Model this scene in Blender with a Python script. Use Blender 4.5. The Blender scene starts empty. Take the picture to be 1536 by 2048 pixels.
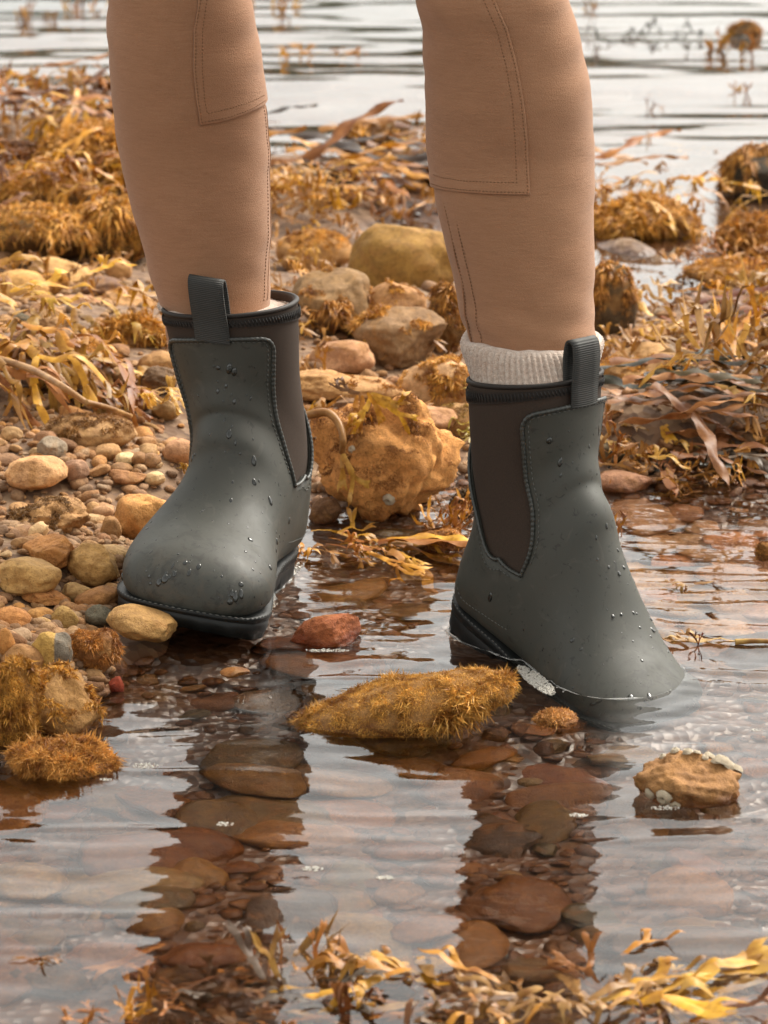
import bpy, bmesh, math, random
import numpy as np
from mathutils import Vector, Matrix

C = bpy.context
S = C.scene
random.seed(7)
RNG = np.random.default_rng(7)
rad = math.radians

# ------------------------------------------------------------------ camera
CAM_H, CAM_Y, PITCH, FPX = 0.88, -2.64, 16.0, 6325.0
cam_data = bpy.data.cameras.new("camera")
cam = bpy.data.objects.new("camera", cam_data)
S.collection.objects.link(cam)
S.camera = cam
cam.location = (0.0, CAM_Y, CAM_H)
cam.rotation_euler = (rad(90 - PITCH), 0, 0)
cam_data.sensor_fit = 'VERTICAL'
cam_data.sensor_height = 36.0
cam_data.lens = 36.0 * FPX / 2048.0
cam_data.clip_start = 0.05
cam_data.clip_end = 3000.0
cam_data.dof.use_dof = True
cam_data.dof.focus_distance = 2.76
cam_data.dof.aperture_fstop = 13.0

# ------------------------------------------------------------------ overcast daylight
SUN_EL, SUN_ROT = 50.0, 48.0
w = bpy.data.worlds.new("World")
S.world = w
w.use_nodes = True
nt = w.node_tree
for n in list(nt.nodes):
    nt.nodes.remove(n)
sky = nt.nodes.new('ShaderNodeTexSky')
sky.sky_type = 'NISHITA'
sky.sun_disc = False
sky.sun_elevation = rad(SUN_EL)
sky.sun_rotation = rad(SUN_ROT)
sky.air_density = 1.0
sky.dust_density = 4.0
hs = nt.nodes.new('ShaderNodeHueSaturation')
hs.inputs['Saturation'].default_value = 0.10
tint = nt.nodes.new('ShaderNodeMix')
tint.data_type = 'RGBA'
tint.blend_type = 'MULTIPLY'
tint.inputs[0].default_value = 1.0
tint.inputs[7].default_value = (1.0, 0.98, 0.915, 1)
tc = nt.nodes.new('ShaderNodeTexCoord')
mp = nt.nodes.new('ShaderNodeMapping')
mp.inputs['Scale'].default_value = (1.0, 1.0, 2.2)
cn = nt.nodes.new('ShaderNodeTexNoise')
cn.inputs['Scale'].default_value = 2.3
cn.inputs['Detail'].default_value = 5.0
cr = nt.nodes.new('ShaderNodeMapRange')
cr.inputs['From Min'].default_value = 0.3
cr.inputs['From Max'].default_value = 0.7
cr.inputs['To Min'].default_value = 0.72
cr.inputs['To Max'].default_value = 1.2
cm = nt.nodes.new('ShaderNodeMix')
cm.data_type = 'RGBA'
cm.blend_type = 'MULTIPLY'
cm.inputs[0].default_value = 1.0
bg = nt.nodes.new('ShaderNodeBackground')
bg.inputs['Strength'].default_value = 0.15
wo = nt.nodes.new('ShaderNodeOutputWorld')
L = nt.links.new
L(sky.outputs[0], hs.inputs['Color'])
L(hs.outputs[0], tint.inputs[6])
L(tc.outputs['Generated'], mp.inputs[0])
L(mp.outputs[0], cn.inputs['Vector'])
L(cn.outputs[0], cr.inputs[0])
L(tint.outputs[2], cm.inputs[6])
L(cr.outputs[0], cm.inputs[7])
L(cm.outputs[2], bg.inputs['Color'])
L(bg.outputs[0], wo.inputs[0])

sun_d = bpy.data.lights.new("sun", 'SUN')
sun_d.energy = 1.3
sun_d.angle = rad(28)
sun_d.color = (1.0, 0.93, 0.82)
sun = bpy.data.objects.new("sun", sun_d)
S.collection.objects.link(sun)
# sky sun_rotation r: the sun stands towards (sin r, cos r)
sd = Vector((math.sin(rad(SUN_ROT)) * math.cos(rad(SUN_EL)), math.cos(rad(SUN_ROT)) * math.cos(rad(SUN_EL)), math.sin(rad(SUN_EL))))
sun.rotation_euler = sd.to_track_quat('Z', 'Y').to_euler()

S.view_settings.view_transform = 'Standard'
S.view_settings.look = 'None'
S.view_settings.exposure = 1.45
S.view_settings.gamma = 1.0
S.view_settings.use_curve_mapping = False
S.render.engine = 'CYCLES'
S.cycles.caustics_refractive = True
S.cycles.caustics_reflective = True
S.cycles.max_bounces = 8
S.cycles.sample_clamp_indirect = 6.0
S.cycles.use_denoising = True

# ------------------------------------------------------------------ measuring helpers (full size photo pixels -> points in the place)
_sp, _cp = math.sin(rad(PITCH)), math.cos(rad(PITCH))


def ray(px, py):
    u = (px - 768.0) / FPX
    v = -(py - 1024.0) / FPX
    return np.array([u, _cp + v * _sp, -_sp + v * _cp])


def P(px, py, z=0.0):
    d = ray(px, py)
    t = (z - CAM_H) / d[2]
    return np.array([d[0] * t, CAM_Y + d[1] * t, z])


def PY(px, py, Y):
    d = ray(px, py)
    t = (Y - CAM_Y) / d[1]
    return np.array([d[0] * t, Y, CAM_H + d[2] * t])


def depth_of(p):
    return (p[1] - CAM_Y) * _cp - (p[2] - CAM_H) * _sp


def project(p):
    p = np.asarray(p, float)
    d = (p[..., 1] - CAM_Y) * _cp - (p[..., 2] - CAM_H) * _sp
    v = (p[..., 1] - CAM_Y) * _sp + (p[..., 2] - CAM_H) * _cp
    return 768 + FPX * p[..., 0] / d, 1024 - FPX * v / d


# ------------------------------------------------------------------ numpy noise
def _hash(ix, iy, iz, seed):
    h = (ix.astype(np.int64) * 374761393 + iy.astype(np.int64) * 668265263 + iz.astype(np.int64) * 2147483647 + seed * 144665) & 0xffffffff
    h = ((h ^ (h >> 13)) * 1274126177) & 0xffffffff
    h = ((h ^ (h >> 16)) * 2246822519) & 0xffffffff
    return ((h ^ (h >> 15)) & 0xffff) / 32767.5 - 1.0


def vnoise(p, seed=0):
    p = np.asarray(p, float)
    f = np.floor(p)
    q = p - f
    q = q * q * q * (q * (q * 6 - 15) + 10)
    i = f.astype(np.int64)
    r = 0.0
    for a in (0, 1):
        for b in (0, 1):
            for c in (0, 1):
                wgt = (q[:, 0] if a else 1 - q[:, 0]) * (q[:, 1] if b else 1 - q[:, 1]) * (q[:, 2] if c else 1 - q[:, 2])
                r = r + wgt * _hash(i[:, 0] + a, i[:, 1] + b, i[:, 2] + c, seed)
    return r


def fbm(p, octv=4, seed=0, gain=0.5):
    p = np.asarray(p, float)
    r, a = 0.0, 1.0
    for k in range(octv):
        r = r + a * vnoise(p * (2.03 ** k) + 17.3 * k, seed + k)
        a *= gain
    return r


def v3(x, y, z=None):
    x = np.asarray(x, float)
    y = np.asarray(y, float)
    z = np.zeros_like(x) if z is None else z
    return np.stack([x, y, z], -1)


def smooth(a, b, x):
    t = np.clip((x - a) / (b - a), 0, 1)
    return t * t * (3 - 2 * t)


# ------------------------------------------------------------------ object helpers
def mesh_of(name, verts, faces, smooth_shade=True):
    """faces: list of index arrays, each (n,3) or (n,4)."""
    me = bpy.data.meshes.new(name)
    verts = np.ascontiguousarray(verts, dtype=np.float32)
    if not isinstance(faces, list):
        faces = [faces]
    faces = [np.asarray(f, dtype=np.int32) for f in faces if len(f)]
    nl = sum(f.size for f in faces)
    nf = sum(len(f) for f in faces)
    me.vertices.add(len(verts))
    me.vertices.foreach_set('co', verts.ravel())
    me.loops.add(nl)
    me.loops.foreach_set('vertex_index', np.concatenate([f.ravel() for f in faces]))
    me.polygons.add(nf)
    tot = np.concatenate([np.full(len(f), f.shape[1], np.int32) for f in faces])
    start = np.concatenate([[0], np.cumsum(tot)[:-1]]).astype(np.int32)
    me.polygons.foreach_set('loop_start', start)
    me.polygons.foreach_set('loop_total', tot)
    me.update(calc_edges=True)
    me.validate()
    if smooth_shade:
        me.polygons.foreach_set('use_smooth', np.ones(len(me.polygons), dtype=bool))
    me.update()
    return me


def link(name, me, mat=None, parent=None, color=None):
    o = bpy.data.objects.new(name, me)
    S.collection.objects.link(o)
    if mat is not None and me is not None:
        if not me.materials:
            me.materials.append(mat)
    if parent is not None:
        o.parent = parent
    if color is not None:
        o.color = (color[0], color[1], color[2], 1)
    return o


def tag(o, label=None, cat=None, group=None, kind=None):
    if label:
        o['label'] = label
    if cat:
        o['category'] = cat
    if group:
        o['group'] = group
    if kind:
        o['kind'] = kind
    return o


def empty(name, loc=(0, 0, 0)):
    o = bpy.data.objects.new(name, None)
    S.collection.objects.link(o)
    o.location = loc
    o.empty_display_size = 0.05
    return o


class Acc:
    """collects vertices and faces of one mesh"""

    def __init__(self):
        self.v, self.q, self.t, self.n = [], [], [], 0

    def add(self, v, q=None, t=None):
        v = np.asarray(v, float).reshape(-1, 3)
        if q is not None and len(q):
            self.q.append(np.asarray(q, np.int64) + self.n)
        if t is not None and len(t):
            self.t.append(np.asarray(t, np.int64) + self.n)
        self.v.append(v)
        self.n += len(v)

    def mesh(self, name, smooth_shade=True):
        f = []
        if self.q:
            f.append(np.concatenate(self.q))
        if self.t:
            f.append(np.concatenate(self.t))
        return mesh_of(name, np.concatenate(self.v), f, smooth_shade)


def grid_faces(nu, nv, closed_u=False):
    """vertex index = v*nu + u"""
    us = np.arange(nu if closed_u else nu - 1)
    vs = np.arange(nv - 1)
    U, V = np.meshgrid(us, vs)
    U2 = (U + 1) % nu
    return np.stack([V * nu + U, V * nu + U2, (V + 1) * nu + U2, (V + 1) * nu + U], -1).reshape(-1, 4)


def tube(acc, pts, r, sides=6, cap=True):
    pts = np.asarray(pts, float)
    n = len(pts)
    r = np.broadcast_to(np.asarray(r, float), (n,))
    tan = np.gradient(pts, axis=0)
    tan /= np.linalg.norm(tan, axis=1)[:, None] + 1e-12
    up = np.array([0.13, 0.21, 0.97])
    s = np.cross(tan, up)
    s /= np.linalg.norm(s, axis=1)[:, None] + 1e-9
    b = np.cross(tan, s)
    a = np.linspace(0, 2 * np.pi, sides, endpoint=False)
    v = pts[:, None] + r[:, None, None] * (np.cos(a)[None, :, None] * s[:, None] + np.sin(a)[None, :, None] * b[:, None])
    q = grid_faces(sides, n, True)
    v = v.reshape(-1, 3)
    t = None
    if cap:
        v = np.concatenate([v, pts[:1], pts[-1:]])
        k = np.arange(sides)
        t = np.concatenate([np.stack([np.full(sides, n * sides), (k + 1) % sides, k], -1),
                            np.stack([np.full(sides, n * sides + 1), (n - 1) * sides + k, (n - 1) * sides + (k + 1) % sides], -1)])
    acc.add(v, q, t)


def resample(pts, n=None, step=None):
    pts = np.asarray(pts, float)
    d = np.concatenate([[0], np.cumsum(np.linalg.norm(np.diff(pts, axis=0), axis=1))])
    if n is None:
        n = max(2, int(d[-1] / step) + 1)
    s = np.linspace(0, d[-1], n)
    return np.stack([np.interp(s, d, pts[:, k]) for k in range(pts.shape[1])], -1)


def crspline(pts, n):
    """Catmull-Rom through rows of pts, n samples"""
    pts = np.asarray(pts, float)
    m = len(pts)
    ext = np.concatenate([[2 * pts[0] - pts[1]], pts, [2 * pts[-1] - pts[-2]]])
    t = np.linspace(0, m - 1 - 1e-9, n)
    i = np.floor(t).astype(int)
    f = (t - i)[:, None]
    p0, p1, p2, p3 = ext[i], ext[i + 1], ext[i + 2], ext[i + 3]
    return 0.5 * (2 * p1 + (p2 - p0) * f + (2 * p0 - 5 * p1 + 4 * p2 - p3) * f ** 2 + (3 * p1 - p0 - 3 * p2 + p3) * f ** 3)


# ------------------------------------------------------------------ materials
class NM:
    def __init__(self, name):
        self.m = bpy.data.materials.new(name)
        self.m.use_nodes = True
        self.t = self.m.node_tree
        self.b = self.t.nodes['Principled BSDF']
        self.out = self.t.nodes['Material Output']

    def n(self, typ, **kw):
        x = self.t.nodes.new(typ)
        for k, v in kw.items():
            setattr(x, k, v)
        return x

    def l(self, a, b):
        self.t.links.new(a, b)

    def val(self, sock, v):
        if hasattr(v, 'type') and hasattr(v, 'links'):
            self.l(v, sock)
        else:
            sock.default_value = v

    def noise(self, scale, detail=4, rough=0.55, vec=None, dist=0.0):
        x = self.n('ShaderNodeTexNoise')
        x.inputs['Scale'].default_value = scale
        x.inputs['Detail'].default_value = detail
        x.inputs['Roughness'].default_value = rough
        x.inputs['Distortion'].default_value = dist
        if vec is not None:
            self.l(vec, x.inputs['Vector'])
        return x.outputs[0]

    def coord(self, kind='Object', scale=None):
        if kind == 'Position':
            o = self.n('ShaderNodeNewGeometry').outputs['Position']
        else:
            o = self.n('ShaderNodeTexCoord').outputs[kind]
        if scale is not None:
            m = self.n('ShaderNodeMapping')
            m.inputs['Scale'].default_value = scale
            self.l(o, m.inputs[0])
            o = m.outputs[0]
        return o

    def rng(self, v, a, b, c=0.0, d=1.0):
        x = self.n('ShaderNodeMapRange')
        self.l(v, x.inputs[0])
        for i, q in enumerate((a, b, c, d)):
            x.inputs[i + 1].default_value = q
        return x.outputs[0]

    def mix(self, f, a, b, mode='MIX'):
        x = self.n('ShaderNodeMix', data_type='RGBA', blend_type=mode)
        self.val(x.inputs[0], f)
        for s, v in ((x.inputs[6], a), (x.inputs[7], b)):
            if isinstance(v, (tuple, list)):
                s.default_value = (v[0], v[1], v[2], 1)
            else:
                self.l(v, s)
        return x.outputs[2]

    def math(self, op, a, b=None):
        x = self.n('ShaderNodeMath', operation=op)
        self.val(x.inputs[0], a)
        if b is not None:
            self.val(x.inputs[1], b)
        return x.outputs[0]

    def ramp(self, v, stops):
        x = self.n('ShaderNodeValToRGB')
        self.l(v, x.inputs[0])
        e = x.color_ramp.elements
        while len(e) < len(stops):
            e.new(0.5)
        for i, (p, c) in enumerate(stops):
            e[i].position = p
            e[i].color = (c[0], c[1], c[2], 1)
        return x.outputs[0]

    def bump(self, h, strength=0.5, dist=0.002, normal=None):
        x = self.n('ShaderNodeBump')
        x.inputs['Strength'].default_value = strength
        x.inputs['Distance'].default_value = dist
        self.l(h, x.inputs['Height'])
        if normal is not None:
            self.l(normal, x.inputs['Normal'])
        return x.outputs[0]

    def set(self, **kw):
        names = dict(color='Base Color', rough='Roughness', spec='Specular IOR Level', normal='Normal', trans='Transmission Weight', ior='IOR',
                     coat='Coat Weight', coatr='Coat Roughness', sheen='Sheen Weight', sss='Subsurface Weight')
        for k, v in kw.items():
            s = self.b.inputs[names[k]]
            if isinstance(v, tuple):
                s.default_value = (v[0], v[1], v[2], 1)
            else:
                self.val(s, v)
        return self.m


def stone_material(name, island=False, rough=0.78, stain=(0.30, 0.14, 0.035), mul=None):
    """mottled stone; wet below a wavering line just over the water"""
    k = NM(name)
    co = k.coord('Position')
    if island:
        r = k.n('ShaderNodeNewGeometry').outputs['Random Per Island']
        base = k.ramp(r, [(0.0, (0.30, 0.17, 0.09)), (0.18, (0.20, 0.11, 0.055)), (0.36, (0.37, 0.22, 0.11)), (0.5, (0.17, 0.13, 0.10)), (0.64, (0.33, 0.16, 0.06)), (0.8, (0.42, 0.29, 0.17)), (0.92, (0.13, 0.08, 0.05)), (1.0, (0.5, 0.4, 0.28))])
        base = k.mix(0.35, base, (0.28, 0.15, 0.07))
        if mul:
            base = k.mix(1.0, k.mix(0.4, base, (0.24, 0.13, 0.06)), mul, 'MULTIPLY')
    else:
        base = k.n('ShaderNodeObjectInfo').outputs['Color']
    rnd = k.n('ShaderNodeObjectInfo').outputs['Random']
    vadd = k.n('ShaderNodeVectorMath', operation='ADD')
    k.l(co, vadd.inputs[0])
    comb = k.n('ShaderNodeCombineXYZ')
    sh = k.math('MULTIPLY', rnd, 37.0)
    k.l(sh, comb.inputs[0])
    k.l(sh, comb.inputs[1])
    k.l(comb.outputs[0], vadd.inputs[1])
    vec = vadd.outputs[0]
    n1 = k.noise(48, 6, 0.65, vec, 1.0)
    n2 = k.noise(170, 5, 0.7, vec, 0.3)
    n3 = k.noise(620, 2, 0.6, vec)
    n4 = k.noise(24, 4, 0.6, vec, 1.6)
    c = k.mix(k.rng(n1, 0.40, 0.62, 0, 0.75), k.mix(1.0, base, (0.80, 0.74, 0.68), 'MULTIPLY'), k.mix(0.9, base, (1.3, 1.25, 1.12), 'MULTIPLY'))
    c = k.mix(k.rng(n4, 0.52, 0.66, 0, 0.55), c, stain)
    c = k.mix(k.rng(n2, 0.50, 0.66, 0, 0.6), c, k.mix(1.0, c, (0.45, 0.4, 0.36), 'MULTIPLY'))
    c = k.mix(k.rng(n3, 0.60, 0.70, 0, 0.6), c, k.mix(1.0, c, (0.35, 0.3, 0.28), 'MULTIPLY'))
    pos = k.n('ShaderNodeSeparateXYZ')
    k.l(k.coord('Position'), pos.inputs[0])
    wn = k.noise(30, 3, 0.5, k.coord('Position'))
    zz = k.math('ADD', pos.outputs[2], k.rng(wn, 0.3, 0.7, 0.007, -0.007))
    wet = k.rng(zz, 0.010, 0.002)
    c = k.mix(wet, c, k.mix(1.0, c, (0.56, 0.42, 0.33), 'MULTIPLY'))
    h = k.math('ADD', k.math('MULTIPLY', n2, 1.0), k.math('MULTIPLY', n3, 0.5))
    return k.set(color=c, rough=k.rng(wet, 0, 1, rough, 0.28), spec=0.28, normal=k.bump(h, 0.8, 0.0024))


M_STONE = stone_material('stone')
M_GRAVEL = stone_material('gravel', True)
M_POOLGRAVEL = stone_material('pool_gravel', True, mul=(.62, .52, .40))


def ground_material():
    k = NM('beach_ground')
    co = k.coord('Position')
    n1 = k.noise(14, 5, 0.6, co)
    v = k.n('ShaderNodeTexVoronoi')
    v.inputs['Scale'].default_value = 95
    k.l(co, v.inputs['Vector'])
    base = k.ramp(n1, [(0.3, (0.07, 0.038, 0.02)), (0.5, (0.12, 0.066, 0.033)), (0.7, (0.18, 0.10, 0.05))])
    sp = k.n('ShaderNodeSeparateColor')
    k.l(v.outputs['Color'], sp.inputs[0])
    c = k.mix(0.5, base, k.ramp(sp.outputs[0], [(0.0, (0.06, 0.03, 0.018)), (0.5, (0.19, 0.10, 0.05)), (1.0, (0.30, 0.19, 0.10))]))
    pos = k.n('ShaderNodeSeparateXYZ')
    k.l(co, pos.inputs[0])
    wet = k.rng(pos.outputs[2], 0.012, 0.0)
    c = k.mix(wet, c, k.mix(1.0, c, (0.5, 0.36, 0.28), 'MULTIPLY'))
    deep = k.rng(pos.outputs[2], -0.10, -0.22)
    c = k.mix(deep, c, (0.03, 0.04, 0.03))
    return k.set(color=c, rough=k.rng(wet, 0, 1, 0.85, 0.35), normal=k.bump(v.outputs['Distance'], 0.6, 0.004))


M_GROUND = ground_material()


def water_material():
    k = NM('water')
    co = k.coord('Position')
    sc = k.n('ShaderNodeMapping')
    sc.inputs['Scale'].default_value = (1.0, 2.6, 1.0)
    k.l(co, sc.inputs[0])
    n1 = k.noise(11, 3, 0.5, sc.outputs[0], 0.4)
    n2 = k.noise(45, 2, 0.5, sc.outputs[0], 0.3)
    h = k.math('ADD', k.math('MULTIPLY', n1, 1.0), k.math('MULTIPLY', n2, 0.22))
    k.b.inputs['Transmission Weight'].default_value = 1.0
    return k.set(color=(0.97, 0.93, 0.86), rough=0.0, ior=1.36, normal=k.bump(h, 0.12, 0.0022))


M_WATER = water_material()


def weed_material(name, rough=0.42, trl=0.3, island=0.5, dark=(0.62, 0.5, 0.45), nsc=35):
    """seaweed: object colour, lighter and darker from piece to piece"""
    k = NM(name)
    base = k.mix(1.0, k.n('ShaderNodeObjectInfo').outputs['Color'], (.90, .90, .90), 'MULTIPLY')
    r = k.n('ShaderNodeNewGeometry').outputs['Random Per Island']
    n = k.noise(nsc, 4, 0.65, k.coord('Position'))
    c = k.mix(k.rng(n, 0.38, 0.64), base, k.mix(1.0, base, dark, 'MULTIPLY'))
    c = k.mix(k.rng(r, 0, 1, 0, island), c, k.mix(1.0, c, (1.6, 1.45, 1.2), 'MULTIPLY'))
    k.set(color=c, rough=rough, spec=0.30, normal=k.bump(k.noise(160, 2, 0.5, k.coord('Position')), 0.3, 0.001))
    t = k.n('ShaderNodeBsdfTranslucent')
    k.l(c, t.inputs[0])
    mx = k.n('ShaderNodeMixShader')
    mx.inputs[0].default_value = trl
    k.l(k.b.outputs[0], mx.inputs[1])
    k.l(t.outputs[0], mx.inputs[2])
    k.l(mx.outputs[0], k.out.inputs[0])
    return k.m


M_FROND = weed_material('seaweed_frond', 0.40, 0.24, 0.25, (0.48, 0.36, 0.28))
M_TUFT = weed_material('algae_tuft', 0.5, 0.22, 0.9, (0.30, 0.19, 0.12), 80)


def rubber_material():
    k = NM('boot_rubber')
    co = k.coord('Object')
    n = k.noise(30, 5, 0.6, co)
    n2 = k.noise(140, 3, 0.6, co, 0.8)
    c = k.mix(k.rng(n, 0.35, 0.65), (0.034, 0.0345, 0.0265), (0.043, 0.042, 0.033))
    # dust film and scuffs on the vamp, each with its own outline
    c = k.mix(k.rng(k.noise(38, 4, 0.6, co, 2.0), 0.60, 0.68, 0, 0.45), c, (0.066, 0.062, 0.05))
    c = k.mix(k.rng(n2, 0.62, 0.67, 0, 0.75), c, (0.014, 0.013, 0.010))
    sx = k.n('ShaderNodeSeparateXYZ')
    k.l(co, sx.inputs[0])
    toe = k.math('MULTIPLY', k.rng(sx.outputs[0], 0.19, 0.25), k.rng(k.noise(60, 5, 0.7, co, 1.5), 0.50, 0.60, 0, 0.7))
    c = k.mix(toe, c, (0.017, 0.016, 0.012))
    low = k.math('MULTIPLY', k.rng(sx.outputs[2], 0.075, 0.045), k.rng(k.noise(45, 5, 0.7, co, 1.0), 0.48, 0.62, 0, 0.45))
    c = k.mix(low, c, (0.075, 0.055, 0.034))
    r = k.rng(n, 0.3, 0.7, 0.52, 0.70)
    return k.set(color=c, rough=r, spec=0.5, normal=k.bump(k.noise(700, 2, 0.5, co), 0.08, 0.0006))


M_RUBBER = rubber_material()


def plain(name, col, rough=0.5, spec=0.5, bump=None):
    k = NM(name)
    if bump:
        sc, st, di = bump
        nn = k.noise(sc, 3, 0.6, k.coord('Object'))
        c = k.mix(k.rng(nn, 0.3, 0.7), col, tuple(x * 0.75 for x in col))
        return k.set(color=c, rough=rough, spec=spec, normal=k.bump(nn, st, di))
    return k.set(color=col, rough=rough, spec=spec)


M_TRIM = plain('boot_trim_rubber', (0.035, 0.037, 0.032), 0.42, 0.5, (500, 0.4, 0.001))
M_SOLE = plain('boot_sole_rubber', (0.007, 0.008, 0.0075), 0.5, 0.35, (220, 0.3, 0.001))
M_NEO = plain('boot_neoprene', (0.052, 0.036, 0.027), 0.88, 0.2, (900, 0.35, 0.0006))
M_BIND = plain('boot_binding', (0.022, 0.017, 0.014), 0.6, 0.3, (600, 0.4, 0.0006))
M_THREAD_DARK = plain('dark_thread', (0.012, 0.010, 0.009), 0.6)
M_THREAD_GREY = plain('grey_thread', (0.085, 0.085, 0.075), 0.6)


def webbing_material():
    k = NM('webbing')
    wv = k.n('ShaderNodeTexWave', wave_type='BANDS', bands_direction='Z')
    wv.inputs['Scale'].default_value = 190.0
    wv.inputs['Distortion'].default_value = 0.2
    k.l(k.coord('Object'), wv.inputs['Vector'])
    c = k.mix(wv.outputs['Fac'], (0.020, 0.020, 0.018), (0.045, 0.044, 0.040))
    return k.set(color=c, rough=0.65, spec=0.35, normal=k.bump(wv.outputs['Fac'], 0.45, 0.0008))


M_WEB = webbing_material()


def fabric_material():
    k = NM('breeches_jersey')
    co = k.coord('Object', (62, 62, 470))
    n = k.noise(1.0, 3, 0.6, co)
    fine = k.noise(1.0, 2, 0.6, k.coord('Object', (900, 900, 1500)))
    big = k.noise(7, 3, 0.5, k.coord('Object'))
    c = k.mix(k.rng(n, 0.3, 0.72), (0.355, 0.180, 0.100), (0.295, 0.144, 0.077))
    c = k.mix(k.rng(fine, 0.35, 0.7, 0, 0.5), c, (0.40, 0.24, 0.14))
    c = k.mix(k.rng(big, 0.35, 0.65, 0, 0.25), c, (0.28, 0.145, 0.076))
    h = k.math('ADD', k.math('MULTIPLY', n, 0.6), fine)
    k.b.inputs['Sheen Roughness'].default_value = 0.5
    return k.set(color=c, rough=0.9, spec=0.1, sheen=0.18, normal=k.bump(h, 0.6, 0.0010))


M_CLOTH = fabric_material()
M_CLOTH_THREAD = plain('breeches_thread', (0.17, 0.085, 0.042), 0.8, 0.2)
def sock_material():
    k = NM('wool_sock')
    n = k.noise(900, 3, 0.7, k.coord('Object'))
    n2 = k.noise(260, 3, 0.6, k.coord('Object'))
    c = k.mix(k.rng(n, 0.35, 0.65), (0.64, 0.52, 0.43), (0.42, 0.30, 0.23))
    c = k.mix(k.rng(n2, 0.45, 0.65, 0, 0.5), c, (0.68, 0.60, 0.52))
    return k.set(color=c, rough=0.95, spec=0.1, sheen=0.4, normal=k.bump(k.math('ADD', n, n2), 0.9, 0.0014))


M_SOCK = sock_material()
M_BARN = plain('barnacle_shell', (0.50, 0.41, 0.29), 0.7, 0.3, (800, 0.6, 0.001))


def drop_material():
    k = NM('water_drop')
    return k.set(color=(.016, .017, .014), rough=0.05, ior=1.45, spec=0.8)


M_DROP = drop_material()
M_FOAM = NM('foam_bubbles')
M_FOAM = M_FOAM.set(color=(0.82, 0.78, 0.70), rough=0.15, spec=0.6, trans=0.45, ior=1.2)
M_HILL = plain('wooded_hill', (0.030, 0.045, 0.026), 0.95, 0.1, (0.12, 0.5, 1.0))
# ------------------------------------------------------------------ ground and sea bed: one sheet
CTRL = [
    # foreground pool
    (-300, 2048, -.06), (0, 2048, -.065), (768, 2048, -.055), (1536, 2048, -.05), (1900, 2000, -.05), (768, 1700, -.075), (300, 1700, -.07), (1300, 1700, -.08), (0, 1720, -.055),
    (1536, 1500, -.07), (900, 1540, -.055), (500, 1480, -.05), (330, 1420, -.035), (300, 1560, -.05), (700, 1350, -.028), (450, 1330, -.022), (1900, 1500, -.06),
    # pebble bank on the left
    (120, 1480, -.006), (260, 1300, .006), (100, 1420, .008), (90, 1300, .022), (-200, 1400, .02), (0, 1300, .03), (0, 1100, .05), (200, 1100, .038), (240, 1230, .010), (300, 1180, .02), (400, 1200, .004), (520, 1230, -.02),
    (600, 1130, -.018), (640, 1160, -.022), (100, 900, .06), (300, 900, .055), (-300, 900, .07), (-300, 1150, .05), (0, 700, .09), (250, 700, .075), (500, 700, .06), (520, 950, .015), (560, 1040, -.004),
    # behind and between the boots
    (760, 1075, -.012), (680, 1120, -.018), (860, 1090, -.02), (760, 950, .02), (760, 800, .055), (760, 600, .07), (960, 880, .025), (990, 1010, -.010), (1250, 930, .02), (1250, 1000, -.008), (1250, 1040, -.03), (1500, 955, .005), (1500, 1000, -.025),
    (1300, 800, .05), (1450, 800, .045), (1400, 650, .03), (1800, 800, .05), (1230, 560, -.03), (1200, 590, -.02), (1280, 525, -.035), (1340, 560, -.02), (1330, 500, -.025), (1450, 520, .012), (1260, 470, .02), (1500, 520, .02), (1800, 550, .02), (1400, 440, -.03), (1390, 480, -.025),
    # back shore and sea
    (1300, 360, -.06), (1536, 330, -.05), (1900, 350, -.06), (1200, 300, -.1), (800, 370, .0), (840, 440, .0), (700, 380, .03), (760, 300, -.05), (560, 285, -.01), (560, 340, .03), (100, 320, .055), (0, 262, .02), (-300, 300, .04), (230, 262, .02),
    (100, 225, -.05), (400, 215, -.08), (768, 150, -.15), (1400, 150, -.14), (0, 100, -.2), (1536, 0, -.22), (0, 0, -.25), (768, 0, -.25), (-400, 100, -.2), (1950, 100, -.2),
    # water to the right
    (1100, 1150, -.045), (1400, 1150, -.05), (1536, 1250, -.06), (1800, 1150, -.05), (1250, 1420, -.105), (1330, 1300, -.10), (1000, 1320, -.045), (880, 1230, -.03), (800, 1150, -.025), (700, 1250, -.028),
]
_cp_pts = np.array([np.append(P(a, b, c)[:2], c) for a, b, c in CTRL])


def terrain(x, y, detail=True):
    x = np.atleast_1d(np.asarray(x, float))
    y = np.atleast_1d(np.asarray(y, float))
    num = np.zeros_like(x)
    den = np.zeros_like(x)
    sy = 1.0 + np.clip(y, 0, 6) * 0.35
    for a, b, c in _cp_pts:
        d2 = (x - a) ** 2 + ((y - b) / sy) ** 2 + 6e-4
        wgt = d2 ** -1.9
        num += wgt * c
        den += wgt
    z = num / den
    far = smooth(4.5, 9.0, y)
    z = z * (1 - far) + far * -0.6
    side = smooth(1.6, 4.0, np.abs(x)) * smooth(6, 4, y)
    z = z * (1 - side) + side * (-0.05 + 0.08 * (x < 0) * smooth(-0.5, .6, y))
    if detail:
        z = z + 0.008 * fbm(v3(x * 9, y * 9), 3, 3) * smooth(12, 5, np.hypot(x, y))
    return z


def tz(x, y):
    return float(terrain([x], [y])[0])


def steps(edges):
    """edges: [(start, step), ..., (end, None)]"""
    out = []
    for (a, s), (b, _) in zip(edges[:-1], edges[1:]):
        n = max(1, int(round((b - a) / s)))
        out.append(np.linspace(a, b, n, endpoint=False))
    out.append([edges[-1][0]])
    return np.concatenate(out)


def sheet(name, xs, ys, zf):
    X, Y = np.meshgrid(xs, ys)
    Z = zf(X.ravel(), Y.ravel())
    return mesh_of(name, np.stack([X.ravel(), Y.ravel(), Z], -1), grid_faces(len(xs), len(ys)))


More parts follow.
